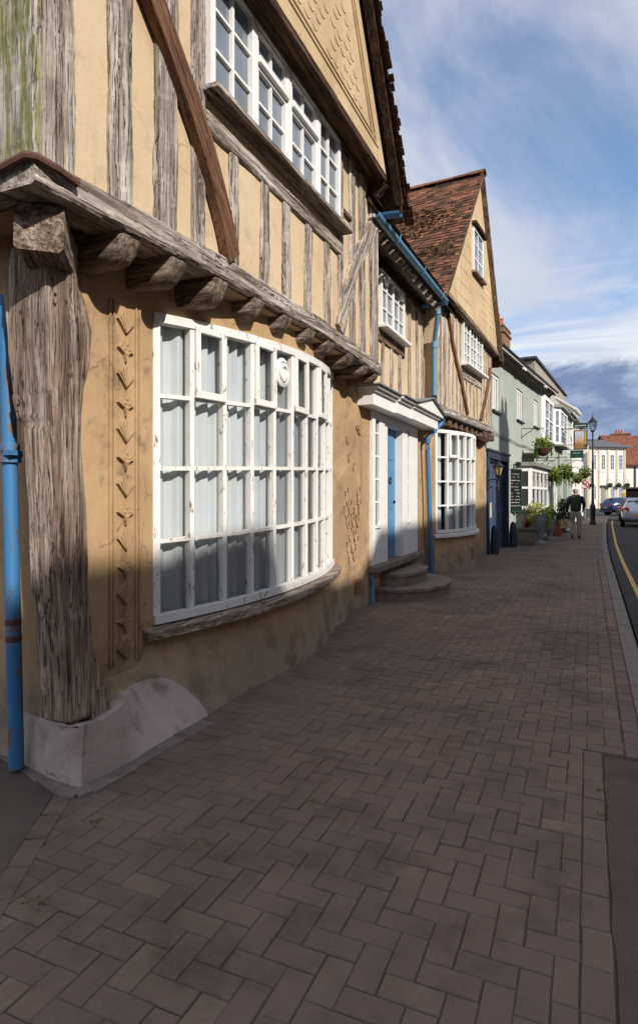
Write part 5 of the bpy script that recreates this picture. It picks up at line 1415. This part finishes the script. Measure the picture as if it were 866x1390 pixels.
# trestle bench behind the pots
BN = root('bench', 'low grey wooden bench against the inn wall behind the pots', 'bench', FR @ Vector((.4, 15.2, .12)), BEND)
m = MB(FR); m.box(.25, .62, 13.9, 17.0, .52, .57, .005); m.build('seat', 'oak', BN)
for k in (14.1, 16.8):
    m = MB(FR); m.box(.28, .58, k, k + .06, .12, .518); m.build('leg', 'oak', BN)
m = MB(FR); m.box(.40, .45, 14.16, 16.8, .22, .27); m.build('stretcher', 'white_wood', BN)

# chalkboard, lantern, floodlight, sign boards
P = FR @ Vector((.08, 7.85, 1.2)); CB = root('menu_board', 'tall green framed chalkboard menu on the wall beside the navy doors', 'sign', P, BEND)
f = FR @ Matrix.Translation((.06, 7.86, 1.15)) @ Matrix.Rotation(R(-18), 4, 'Z')
m = MB(f); m.box(-.02, .02, -.36, .36, 0, 1.22); m.build('board', 'black', CB)
M['board_green'] = painted('green board paint', lin(32, 66, 52), None, 0, .4)
m = MB(f)
for a in ((-.40, -.355, -.04, 1.26), (.355, .40, -.04, 1.26), (-.355, .355, -.04, .005), (-.355, .355, 1.215, 1.26)): m.box(-.03, .04, *a, .004)
m.build('frame', 'board_green', CB)
M['chalk'] = plain('chalk', lin(170, 170, 172), .95, .05)
m = MB(f); rnd = random.Random(2)
for r_ in range(11):
    y = -.30
    while y < .22:
        l = rnd.uniform(.03, .11); z = 1.1 - r_ * .095
        if rnd.random() < .75: m.bar((.022, y, z + rnd.uniform(-.008, .008)), (.022, y + l, z + rnd.uniform(-.012, .012)), .012 + rnd.random() * .012, .003, (1, 0, 0))
        y += l + .03
m.build('chalk_marks', 'chalk', CB)
P = FR @ Vector((.0, 4.55, 2.2)); LT = root('wall_lantern', 'black wall lantern on a scrolled bracket beside the navy doors', 'lantern', P, BEND)
f = FR @ Matrix.Translation((.30, 4.50, 2.12)); m = MB(f)
m.lathe([(0, .36), (.03, .36), (.05, .30), (.15, .22), (.15, .20), (0, .20)], (0, 0, 0), 6); m.lathe([(0, -.06), (.05, -.06), (.075, -.02), (.075, 0), (0, 0)], (0, 0, 0), 6)
for q in range(6): a = q * math.pi / 3; m.bar((.07 * math.cos(a), .07 * math.sin(a), 0), (.12 * math.cos(a), .12 * math.sin(a), .2), .014, .014)
m.build('cage', 'black', LT)
M['lamp_glass'] = pane_mat('dusty lamp glass', lin(170, 160, 120), .5)
m = MB(f); m.lathe([(0, .002), (.062, .002), (.112, .198), (0, .198)], (0, 0, 0), 6); m.build('lantern_glass', 'lamp_glass', LT)
m = MB(f); m.tube([(-.27, 0, -.30), (-.25, 0, -.14), (-.15, 0, -.10), (-.03, 0, -.12), (0, 0, -.06)], .016, 8); m.tube([(-.28, 0, -.40), (-.28, 0, .0)], .025, 8); m.tube([(-.27, 0, -.38), (-.15, 0, -.26), (-.16, 0, -.14)], .012, 6); m.build('bracket', 'black', LT)
P = FR @ Vector((.1, 8.05, 2.55)); FL = root('floodlight', 'small black floodlight between chalkboard and white bay', 'lamp', P, BEND)
m = MB(FR); m.box(.08, .22, 7.95, 8.15, 2.48, 2.62, .02); m.build('housing', 'black', FL); m = MB(FR); m.tube([(0, 8.05, 2.55), (.1, 8.05, 2.55)], .02, 6); m.build('arm', 'black', FL)
# projecting inn sign
SK = 18.4; n0, n1 = .68, 1.25
IS = root('inn_sign', 'projecting green framed inn sign with a pale landscape picture', 'sign', FR @ Vector((.0, SK, 3.8)), BEND)
m = MB(FR); m.box(n0, n1, SK - .03, SK + .03, 3.66, 4.54); m.build('board', 'board_green', IS)
t = NT('sign picture'); v = t.coord('Object', (1, 1, 1), False); zc = t.z(v)[2]; nn_ = t.noise(v, 3, 4, .6)
t.col(t.ramp(t.math('ADD', zc, t.math('MULTIPLY', nn_, .35)), [(.30, lin(150, 110, 70)), (.42, lin(196, 150, 118)), (.55, lin(176, 178, 186)), (.8, lin(190, 198, 214))])); t.set(.5, .3); M['picture'] = t.m
m = MB(FR); m.box(n0 + .06, n1 - .13, SK - .036, SK - .031, 3.75, 4.48); m.build('picture', 'picture', IS)
M['gilt'] = plain('gilt paint', lin(196, 152, 70), .5, .4)
m = MB(FR); m.box(n0 + .03, n1 - .03, SK - .045, SK - .032, 4.48, 4.51); m.box(n0 + .03, n1 - .03, SK - .045, SK - .032, 3.71, 3.74); m.box(n1 - .12, n1 - .04, SK - .045, SK - .032, 3.88, 4.48); m.build('moulding', 'gilt', IS)
m = MB(FR); m.box(n0 - .02, n1 + .02, SK - .03, SK + .03, 4.64, 4.84, .01); tb = m.build('top_board', 'board_green', IS)
m = MB(FR); m.box(n0 + .06, n1 - .06, SK - .036, SK - .031, 4.70, 4.75); m.build('lettering', 'chalk', tb)
m = MB(FR); m.box(n0 - .12, n0 + .42, SK - .20, SK - .16, 3.28, 3.62, .005); lb = m.build('lower_board', 'board_green', IS)
m = MB(FR); m.box(n0 - .02, n0 + .30, SK - .206, SK - .201, 3.48, 3.51); m.build('lettering', 'chalk', lb)
m = MB(FR); m.tube([(.2, SK, 4.60), (n1 + .05, SK, 4.60)], .022, 8); m.tube([(0, SK, 3.88), (n0, SK, 3.88)], .016, 6); m.tube([(0, SK - .18, 3.65), (n0 + .42, SK - .18, 3.65)], .014, 6); m.build('bracket', 'black', IS)

# street lamp
LX, LY = .26, 34.5; zb_ = .12
SLp = root('street_lamp', 'black Victorian style lamp post with a glass lantern at the kerb', 'street lamp', (LX, LY, zb_))
m = MB(); m.lathe([(0, 0), (.16, 0), (.16, .12), (.13, .16), (.13, .85), (.15, .92), (.11, 1.0), (.075, 1.1), (.065, 1.3), (.05, 3.2), (.065, 3.25), (.045, 3.3), (.038, 4.75), (.09, 4.8), (.04, 4.85), (0, 4.85)], (LX, LY, zb_), 14)
m.build('post', 'black', SLp, smooth=True)
m = MB(); m.tube([(LX - .35, LY, zb_ + 4.35), (LX + .35, LY, zb_ + 4.35)], .016, 6); m.tube([(LX, LY, zb_ + 3.6), (LX + .12, LY, zb_ + 3.75), (LX + .34, LY, zb_ + 3.98)], .013, 6); m.build('ladder_bar', 'black', SLp)
m = MB(); z = zb_ + 4.85
for q in range(4): a = q * math.pi / 2 + .78; m.bar((LX + .12 * math.cos(a), LY + .12 * math.sin(a), z), (LX + .24 * math.cos(a), LY + .24 * math.sin(a), z + .42), .02, .02)
m.lathe([(.235, .42), (.235, .44), (.12, .58), (.06, .66), (.05, .72), (.02, .78), (.0, .95), (0, .42)], (LX, LY, z), 8); m.lathe([(0, -.02), (.12, -.02), (.12, .01), (0, .01)], (LX, LY, z), 8); ln = m.build('lantern', 'black', SLp)
m = MB(); m.lathe([(0, .012), (.155, .012), (.225, .418), (0, .418)], (LX, LY, z), 4); m.build('lantern_glass', 'glass', ln, recalc=True)
# no left turn sign
SX, SY = -.15, 45.5
NS = root('road_sign', 'round no left turn road sign with red ring on a grey pole', 'road sign', (SX, SY, .12))
m = MB(); m.tube([(SX, SY + .03, .12), (SX, SY + .03, 2.72)], .04, 10); m.build('pole', 'lead', NS)
M['sign_red'] = painted('sign red', lin(204, 40, 36), None, 0, .4)
m = MB(); m.lathe([(0, 0), (.30, 0), (.30, .012), (0, .012)], (SX, SY, 2.38), 32, (0, -1, 0)); fc = m.build('sign_face', 'white', NS)
m = MB()
pts = [Vector((SX + .265 * math.cos(a), SY - .016, 2.38 + .265 * math.sin(a))) for a in [i * math.pi / 20 for i in range(40)]]
m.tube(pts, .033, 6, closed=True); m.bar((SX - .19, SY - .022, 2.57), (SX + .19, SY - .022, 2.19), .05, .006, (0, 1, 0)); m.build('red_ring', 'sign_red', fc)
m = MB(); m.box(SX + .06, SX + .12, SY - .018, SY - .013, 2.22, 2.44); m.box(SX - .06, SX + .12, SY - .018, SY - .0135, 2.42, 2.48); m.prism([(SX - .05, SY - .018, 2.36), (SX - .17, SY - .018, 2.45), (SX - .05, SY - .018, 2.54)], (0, .004, 0)); m.build('arrow', 'black', fc)
BL = root('bollard', 'white painted bollard with dark foot beyond the walking man', 'bollard', (-.42, 47.2, .0))
m = MB(); m.lathe([(0, 0), (.17, 0), (.16, 1.5), (.10, 1.66), (0, 1.7)], (-.42, 47.2, .0), 14); m.build('post', 'white', BL, smooth=True); m = MB(); m.lathe([(0, 0), (.2, 0), (.2, .18), (0, .18)], (-.42, 47.2, 0), 14); m.build('foot', 'black', BL)
KB = root('keep_left_bollard', 'small yellow topped traffic bollard beyond the dark car', 'bollard', (3.05, 62, 0))
m = MB(); m.box(2.9, 3.2, 61.9, 62.1, -.1, 1.0, .03); m.build('base', 'black', KB); m = MB(); m.box(2.9, 3.2, 61.9, 62.1, 1.0, 1.9, .04); m.build('panel', 'yellow', KB)
# topiary balls along the cream house
for i, k in enumerate((.05, 2.75, 4.1, 5.35)):
    P = F5 @ Vector((.45, k, 2.95)); rnd = random.Random(40 + i)
    lab = ['round topiary ball on the cream house, leftmost, beside the lamp post', 'round topiary ball left of the cream house door hood', 'round topiary ball right of the cream house door hood', 'round topiary ball at the right corner of the cream house'][i]
    tb_ = root('topiary_ball', lab, 'topiary', P, 0, 'topiary balls on the cream house')
    m = MB(); leaves(m, P, .36, .36, 500, .07, rnd, .7); bmesh.ops.create_icosphere(m.b, subdivisions=2, radius=.28, matrix=Matrix.Translation(P)); m.build('foliage', 'leaf_dark', tb_, recalc=False)
    m = MB(); m.tube([P + Vector((0, 0, .3)), P + Vector((0, 0, .75)), F5 @ Vector((0, k, 3.7))], .02, 6); m.build('bracket', 'black', tb_)
# a tree behind the far roofs
P = Vector((11.5, 128, 0)); TR = root('tree', 'dark tree crown rising behind the far roofs at the right edge', 'tree', P)
m = MB(); m.tube([P, P + Vector((.2, 0, 4)), P + Vector((0, .2, 9))], .3, 8, rads=[.45, .34, .12]); 
for q in range(7): a = q * .9; m.tube([P + Vector((.1, .1, 5 + q * .5)), P + Vector((math.cos(a) * 2.4, math.sin(a) * 2.4, 8 + q * .5))], .1, 6, rads=[.14, .04])
m.build('trunk', 'oak_dark', TR); m = MB(); rnd = random.Random(77)
for q in range(26): leaves(m, P + Vector((rnd.gauss(0, 1.9), rnd.gauss(0, 1.9), 9.5 + rnd.gauss(0, 1.7))), 1.2, 1.0, 130, .19, rnd, .3)
m.build('crown', 'leaf_dark', TR, recalc=False)

# ------------------------------------------------------------------ the man walking away
M['skin'] = plain('skin', lin(206, 150, 128), .6, .3, 0, .08, 10, .05)
M['hair'] = plain('grey hair', lin(166, 158, 152), .8, .2, 0, .3, 40, .4, 120)
M['gilet'] = plain('dark green quilted gilet', lin(52, 60, 52), .85, .15, 0, .25, 14, .4, 30)
M['sleeve'] = plain('navy sleeve', lin(28, 34, 58), .85, .15, 0, .2, 14, .3, 30)
M['trouser'] = plain('grey stone trousers', lin(158, 148, 136), .9, .1, 0, .15, 10, .3, 30)
M['shoe'] = plain('brown shoe', lin(82, 44, 32), .55, .4)
M['shirt'] = plain('white collar', lin(214, 210, 206), .8, .2)
def skin(name, V, E_, rad, mat, parent, lvl=2, rootv=0):
    me = bpy.data.meshes.new(name); base = WM[parent.name]; inv = base.inverted()
    me.from_pydata([inv @ Vector(v) for v in V], E_, []); me.materials.append(M[mat])
    o = link(bpy.data.objects.new(name, me), parent, base)
    sk = o.modifiers.new('skin', 'SKIN'); sk.use_smooth_shade = True
    if not me.skin_vertices: 
        pass
    lay = me.skin_vertices[0].data
    for i, r_ in enumerate(rad): lay[i].radius = r_ if isinstance(r_, tuple) else (r_, r_)
    lay[rootv].use_root = True
    sb = o.modifiers.new('sub', 'SUBSURF'); sb.levels = lvl; sb.render_levels = lvl
    return o
def person(x, y, z, rz):
    MN = root('person', 'man in dark gilet, navy sleeves and pale trousers walking away with a bag', 'person', (x, y, z), rz)
    T = WM['person']
    # local: +y = walking direction, +x = his right
    V = {'pel': (0, 0, .96), 'belly': (0, .01, 1.10), 'chest': (0, .02, 1.32), 'sho': (0, .0, 1.46), 'nk': (0, .02, 1.54), 'hd': (.0, .04, 1.64), 'hd2': (0, .045, 1.74),
         'hl': (-.10, 0, .92), 'kl': (-.11, .10, .50), 'al': (-.11, -.04, .10), 'tl': (-.12, .12, .045), 'hr': (.10, 0, .92), 'kr': (.11, .03, .50), 'ar': (.11, .06, .09), 'tr': (.12, .22, .045),
         'sl': (-.20, 0, 1.43), 'el': (-.26, -.03, 1.15), 'wl': (-.28, .03, .90), 'pl': (-.28, .05, .82), 'sr': (.20, 0, 1.43), 'er': (.26, -.02, 1.16), 'wr': (.24, .16, 1.0), 'pr': (.22, .22, .95)}
    ks = list(V); ix = {k: i for i, k in enumerate(ks)}
    Wv = [T @ Vector(V[k]) for k in ks]
    ed = [('pel', 'belly'), ('belly', 'chest'), ('chest', 'sho'), ('sho', 'nk'), ('nk', 'hd'), ('hd', 'hd2'), ('pel', 'hl'), ('hl', 'kl'), ('kl', 'al'), ('al', 'tl'), ('pel', 'hr'), ('hr', 'kr'), ('kr', 'ar'), ('ar', 'tr'),
          ('sho', 'sl'), ('sl', 'el'), ('el', 'wl'), ('wl', 'pl'), ('sho', 'sr'), ('sr', 'er'), ('er', 'wr'), ('wr', 'pr')]
    rad = {'pel': .13, 'belly': .13, 'chest': .14, 'sho': .065, 'nk': .058, 'hd': .088, 'hd2': .082, 'hl': .085, 'kl': .06, 'al': .04, 'tl': .03, 'hr': .085, 'kr': .06, 'ar': .04, 'tr': .03, 'sl': .042, 'el': .042, 'wl': .028, 'pl': .03, 'sr': .042, 'er': .042, 'wr': .028, 'pr': .03}
    # five fingers and a thumb root on each hand
    for sd_, base, crv in (('l', V['pl'], (0, 0, -1)), ('r', V['pr'], (0, .4, -.9))):
        for q in range(4):
            k1, k2 = f'f{sd_}{q}', f'g{sd_}{q}'; bx, by, bz = base; d = Vector(crv).normalized()
            a = Vector((bx, by - .03 + q * .02, bz)) + d * .045; b2 = a + d * .035 + Vector((.012 if sd_ == 'l' else -.012, 0, 0))
            ks += [k1, k2]; ix[k1] = len(Wv); Wv.append(T @ a); ix[k2] = len(Wv); Wv.append(T @ b2); ed += [('p' + sd_, k1), (k1, k2)]; rad[k1] = .009; rad[k2] = .007
        k1 = f't{sd_}h'; ks.append(k1); ix[k1] = len(Wv); Wv.append(T @ (Vector(base) + Vector((.02 if sd_ == 'l' else -.02, .045, -.02)))); ed.append(('p' + sd_, k1)); rad[k1] = .009
    skin('body', Wv, [(ix[a], ix[b_]) for a, b_ in ed], [rad[k] for k in ks], 'skin', MN, 2, ix['pel'])
    G = lambda L: [T @ Vector(p) for p in L]
    skin('gilet', G([(0, -.005, .90), (0, 0, 1.05), (0, .01, 1.28), (0, 0, 1.44), (-.13, 0, 1.45), (.13, 0, 1.45)]), [(0, 1), (1, 2), (2, 3), (3, 4), (3, 5)], [(.185, .145), (.19, .15), (.205, .16), (.14, .115), (.095, .095), (.095, .095)], 'gilet', MN)
    for s, el, wr in ((-1, V['el'], V['wl']), (1, V['er'], V['wr'])):
        skin('sleeve', G([(s * .12, 0, 1.44), (s * .205, -.005, 1.40), el, wr]), [(0, 1), (1, 2), (2, 3)], [.082, .088, .060, .044], 'sleeve', MN)
    for s, h_, k_, a_ in ((-1, V['hl'], V['kl'], V['al']), (1, V['hr'], V['kr'], V['ar'])):
        skin('trouser_leg', G([(s * .03, 0, .96), (s * .095, -.01, .86), (k_[0], k_[1], k_[2]), (a_[0], a_[1] - .01, .10)]), [(0, 1), (1, 2), (2, 3)], [(.12, .11), (.11, .115), .082, .075], 'trouser', MN)
        skin('shoe', G([(a_[0], a_[1] - .07, .055), (a_[0], a_[1] + .03, .06), (a_[0] + s * .01, a_[1] + .16, .04)]), [(0, 1), (1, 2)], [(.042, .05), (.048, .06), (.042, .036)], 'shoe', MN)
    skin('collar', G([(0, .0, 1.475), (0, .02, 1.545)]), [(0, 1)], [.085, .068], 'shirt', MN)
    # hair: a fringe round a bald crown; ears, nose
    m = MB(); c = T @ Vector((0, .03, 1.675)); rnd = random.Random(5)
    for k in range(900):
        a = rnd.uniform(0, 6.28); e = rnd.uniform(-.75, .42); d = Vector((math.cos(a) * math.cos(e), math.sin(a) * math.cos(e), math.sin(e)))
        if d.y > .35: continue
        p = c + Vector((d.x * .092, d.y * .105, d.z * .12)); u = d.cross(Vector((0, 0, 1))).normalized()
        m.poly([p - u * .006, p + u * .006, p + u * .003 + d * .006 - Vector((0, 0, .026)), p - u * .003 + d * .006 - Vector((0, 0, .026))])
    m.build('hair', 'hair', MN, recalc=False)
    m = MB()
    for s in (-1, 1):
        bmesh.ops.create_uvsphere(m.b, u_segments=10, v_segments=8, radius=1, matrix=T @ Matrix.Translation((s * .095, .04, 1.655)) @ Matrix.Diagonal((.014, .02, .034, 1)))
    m.build('ear', 'skin', MN, smooth=True)
    m = MB(); bmesh.ops.create_uvsphere(m.b, u_segments=8, v_segments=6, radius=1, matrix=T @ Matrix.Translation((0, .145, 1.65)) @ Matrix.Diagonal((.016, .022, .025, 1))); m.build('nose', 'skin', MN, smooth=True)
    return T
PX, PY = -.36, 22.9
T = person(PX, PY, .12, R(2))
BAG = root('shopping_bag', 'patterned beige shopping bag held in his left hand', 'bag', T @ Vector((-.30, .05, .38)))
t = NT('bag print'); v = t.coord('Object', (1, 1, 1), False)
vo = t.new('ShaderNodeTexVoronoi'); vo.inputs['Scale'].default_value = 16; t.l(v, vo.inputs['Vector'])
t.col(t.ramp(t.math('ADD', t.z(vo.outputs['Color'])[0], 0.0), [(.2, lin(176, 160, 130)), (.45, lin(150, 128, 98)), (.6, lin(104, 72, 56)), (.8, lin(192, 178, 150))])); t.set(.8, .2); M['bagm'] = t.m
m = MB(T); b0 = (-.30, .05)
m.prism([(-.5, b0[1] - .06, .36), (-.12, b0[1] - .06, .33), (-.10, b0[1] - .03, .66), (-.48, b0[1] - .03, .68)], (0, .14, 0)); m.build('bag_body', 'bagm', BAG)
for dy in (-.02, .07):
    m = MB(T); m.tube([(-.42, b0[1] + dy, .66), (-.36, b0[1] + dy, .76), (-.29, b0[1] + .02, .80), (-.22, b0[1] + dy, .75), (-.17, b0[1] + dy, .65)], .010, 6); m.build('handle', 'sill_wood', BAG)

# ------------------------------------------------------------------ cars
M['tyre'] = plain('tyre', (.02, .02, .02, 1), .8, .2)
M['rim'] = plain('alloy rim', (.45, .45, .46, 1), .35, .5, .8)
M['car_silver'] = plain('silver car paint', lin(186, 192, 200), .28, .6, .55, .04, 3, 0)
M['car_dark'] = plain('dark car paint', lin(60, 62, 66), .28, .6, .3, .04, 3, 0)
M['car_blue'] = plain('blue car paint', lin(30, 56, 98), .25, .6, .2, .04, 3, 0)
M['car_glass'] = pane_mat('car glass', (.03, .035, .04, 1), .8)
M['tail_red'] = plain('red lamp lens', lin(190, 24, 30), .2, .6, 0, .1, 5, 0)
M['plate_yellow'] = plain('yellow number plate', lin(214, 164, 30), .5, .3, 0, .05)
def car(x, y, z, rz, paint, lab, L=4.2, W=1.74, H=1.47):
    c = root('hatchback_car', lab, 'car', (x, y, z), rz); f = WM[c.name]
    # local: +y forward, y=0 at the rear bumper; stations: y, sill z, belt z, top z, half width at belt, half width at top
    ST = [(0.00, .42, .78, .80, .70, .60), (.06, .30, .88, .96, .80, .66), (.22, .24, .93, 1.16, .85, .62), (.55, .22, .95, 1.40, .87, .58), (.95, .22, .96, 1.46, .87, .58), (1.6, .22, .95, H, .87, .59), (2.1, .22, .93, 1.45, .87, .585), (2.45, .22, .92, 1.34, .87, .60), (2.95, .22, .92, 1.03, .86, .66), (3.3, .22, .88, .95, .85, .66), (3.8, .24, .78, .84, .80, .6), (4.1, .30, .66, .70, .70, .5), (4.2, .40, .55, .58, .6, .4)]
    m = MB(f); rows = []
    for (yy, zs, zb, zt, wb, wt) in ST:
        half = [(wb * .90, zs), (wb * .985, zs + (zb - zs) * .35), (wb, zs + (zb - zs) * .7), (wb * .97, zb), (wt + (wb * .97 - wt) * .22, zt - (zt - zb) * .14), (wt * .8, zt), (0, zt + .012)]
        rows.append([m.b.verts.new((a, yy, b_)) for a, b_ in half] + [m.b.verts.new((-a, yy, b_)) for a, b_ in half[-2::-1]])
    for A, B in zip(rows, rows[1:]):
        for k in range(len(A) - 1): m.b.faces.new((A[k], A[k + 1], B[k + 1], B[k]))
        m.b.faces.new((A[-1], A[0], B[0], B[-1]))
    m.b.faces.new(rows[0]); m.b.faces.new(rows[-1])
    b = m.build('body', paint, c, smooth=True, cut=0); sb = b.modifiers.new('sub', 'SUBSURF'); sb.levels = 2; sb.render_levels = 2
    def quad(name, pts, mat, par, th=.012):
        m = MB(f); n_ = (Vector(pts[1]) - Vector(pts[0])).cross(Vector(pts[2]) - Vector(pts[0])).normalized() * th
        cy = sum((Vector(p) for p in pts), Vector()) / len(pts)
        if n_.dot(cy - Vector((0, 2, .8))) < 0: n_ = -n_
        m.prism([Vector(p) - n_ for p in pts], n_ * 2); return m.build(name, mat, par)
    quad('rear_window', [(-.60, .205, 1.00), (.60, .205, 1.00), (.55, .46, 1.335), (-.55, .46, 1.335)], 'car_glass', c, .02)
    quad('windscreen', [(-.66, 2.98, 1.02), (.66, 2.98, 1.02), (.54, 2.42, 1.36), (-.54, 2.42, 1.36)], 'car_glass', c, .02)
    for s in (-1, 1):
        quad('side_window', [(s * .835, .55, 1.00), (s * .835, 1.38, 1.00), (s * .655, 1.38, 1.37), (s * .655, .80, 1.36)], 'car_glass', c, .012)
        quad('side_window', [(s * .835, 1.46, 1.00), (s * .83, 2.72, .99), (s * .66, 2.28, 1.32), (s * .655, 1.46, 1.37)], 'car_glass', c, .012)
        m = MB(f); m.lathe([(0, -.02), (.13, -.02), (.155, 0), (.14, .03), (0, .045)], (s * .62, .075, .865), 20, (s * .25, -1, .12)); lm = m.build('tail_light', 'tail_red', c, smooth=True)
        m = MB(f); m.obox((s * .76, .13, .87), (.14, s * -.16, 0), (.03, .03, 0), (0, 0, .17), .02); m.build('lamp_wrap', 'tail_red', lm)
        m = MB(f); m.obox((s * .95, 2.45, .98), (.16, 0, 0), (0, .10, 0), (0, 0, .11), .02); m.build('wing_mirror', paint, c)
        for yy in (.78, 3.35):
            m = MB(f); m.lathe([(.20, -.10), (.29, -.10), (.315, -.07), (.315, .07), (.29, .10), (.20, .10), (.20, -.10)], (s * .78, yy, .315), 26, (s, 0, 0)); wh = m.build('wheel', 'tyre', c, smooth=True)
            m = MB(f); m.lathe([(0, .06), (.05, .08), (.06, .06), (.17, .05), (.20, .08), (.20, .0), (0, 0)], (s * .78, yy, .315), 20, (s, 0, 0)); m.build('rim', 'rim', wh, smooth=True)
            m = MB(f); m.lathe([(0, 0), (.36, 0), (.36, .02), (0, .02)], (s * .845, yy, .33), 26, (s, 0, 0)); m.build('wheel_arch', 'black', c)
    m = MB(f); m.box(-.74, .74, -.03, .10, .26, .40, .03); m.build('bumper', 'black', c)
    m = MB(f); m.box(-.26, .26, -.012, .08, .56, .67, .004); pl = m.build('number_plate', 'plate_yellow', c)
    m = MB(f); m.box(-.22, .22, .30, .50, 1.40, 1.43, .005); m.build('brake_light', 'tail_red', c)
    return c
car(2.42, 34.4, .01, R(-3), 'car_silver', 'silver hatchback driving away, seen from behind at the right edge')
car(2.62, 41.5, .01, R(-4), 'car_dark', 'dark hatchback just ahead of the silver car, mostly hidden by it')
car(1.35, 55.0, .01, R(-58), 'car_blue', 'blue hatchback turning across the end of the street')
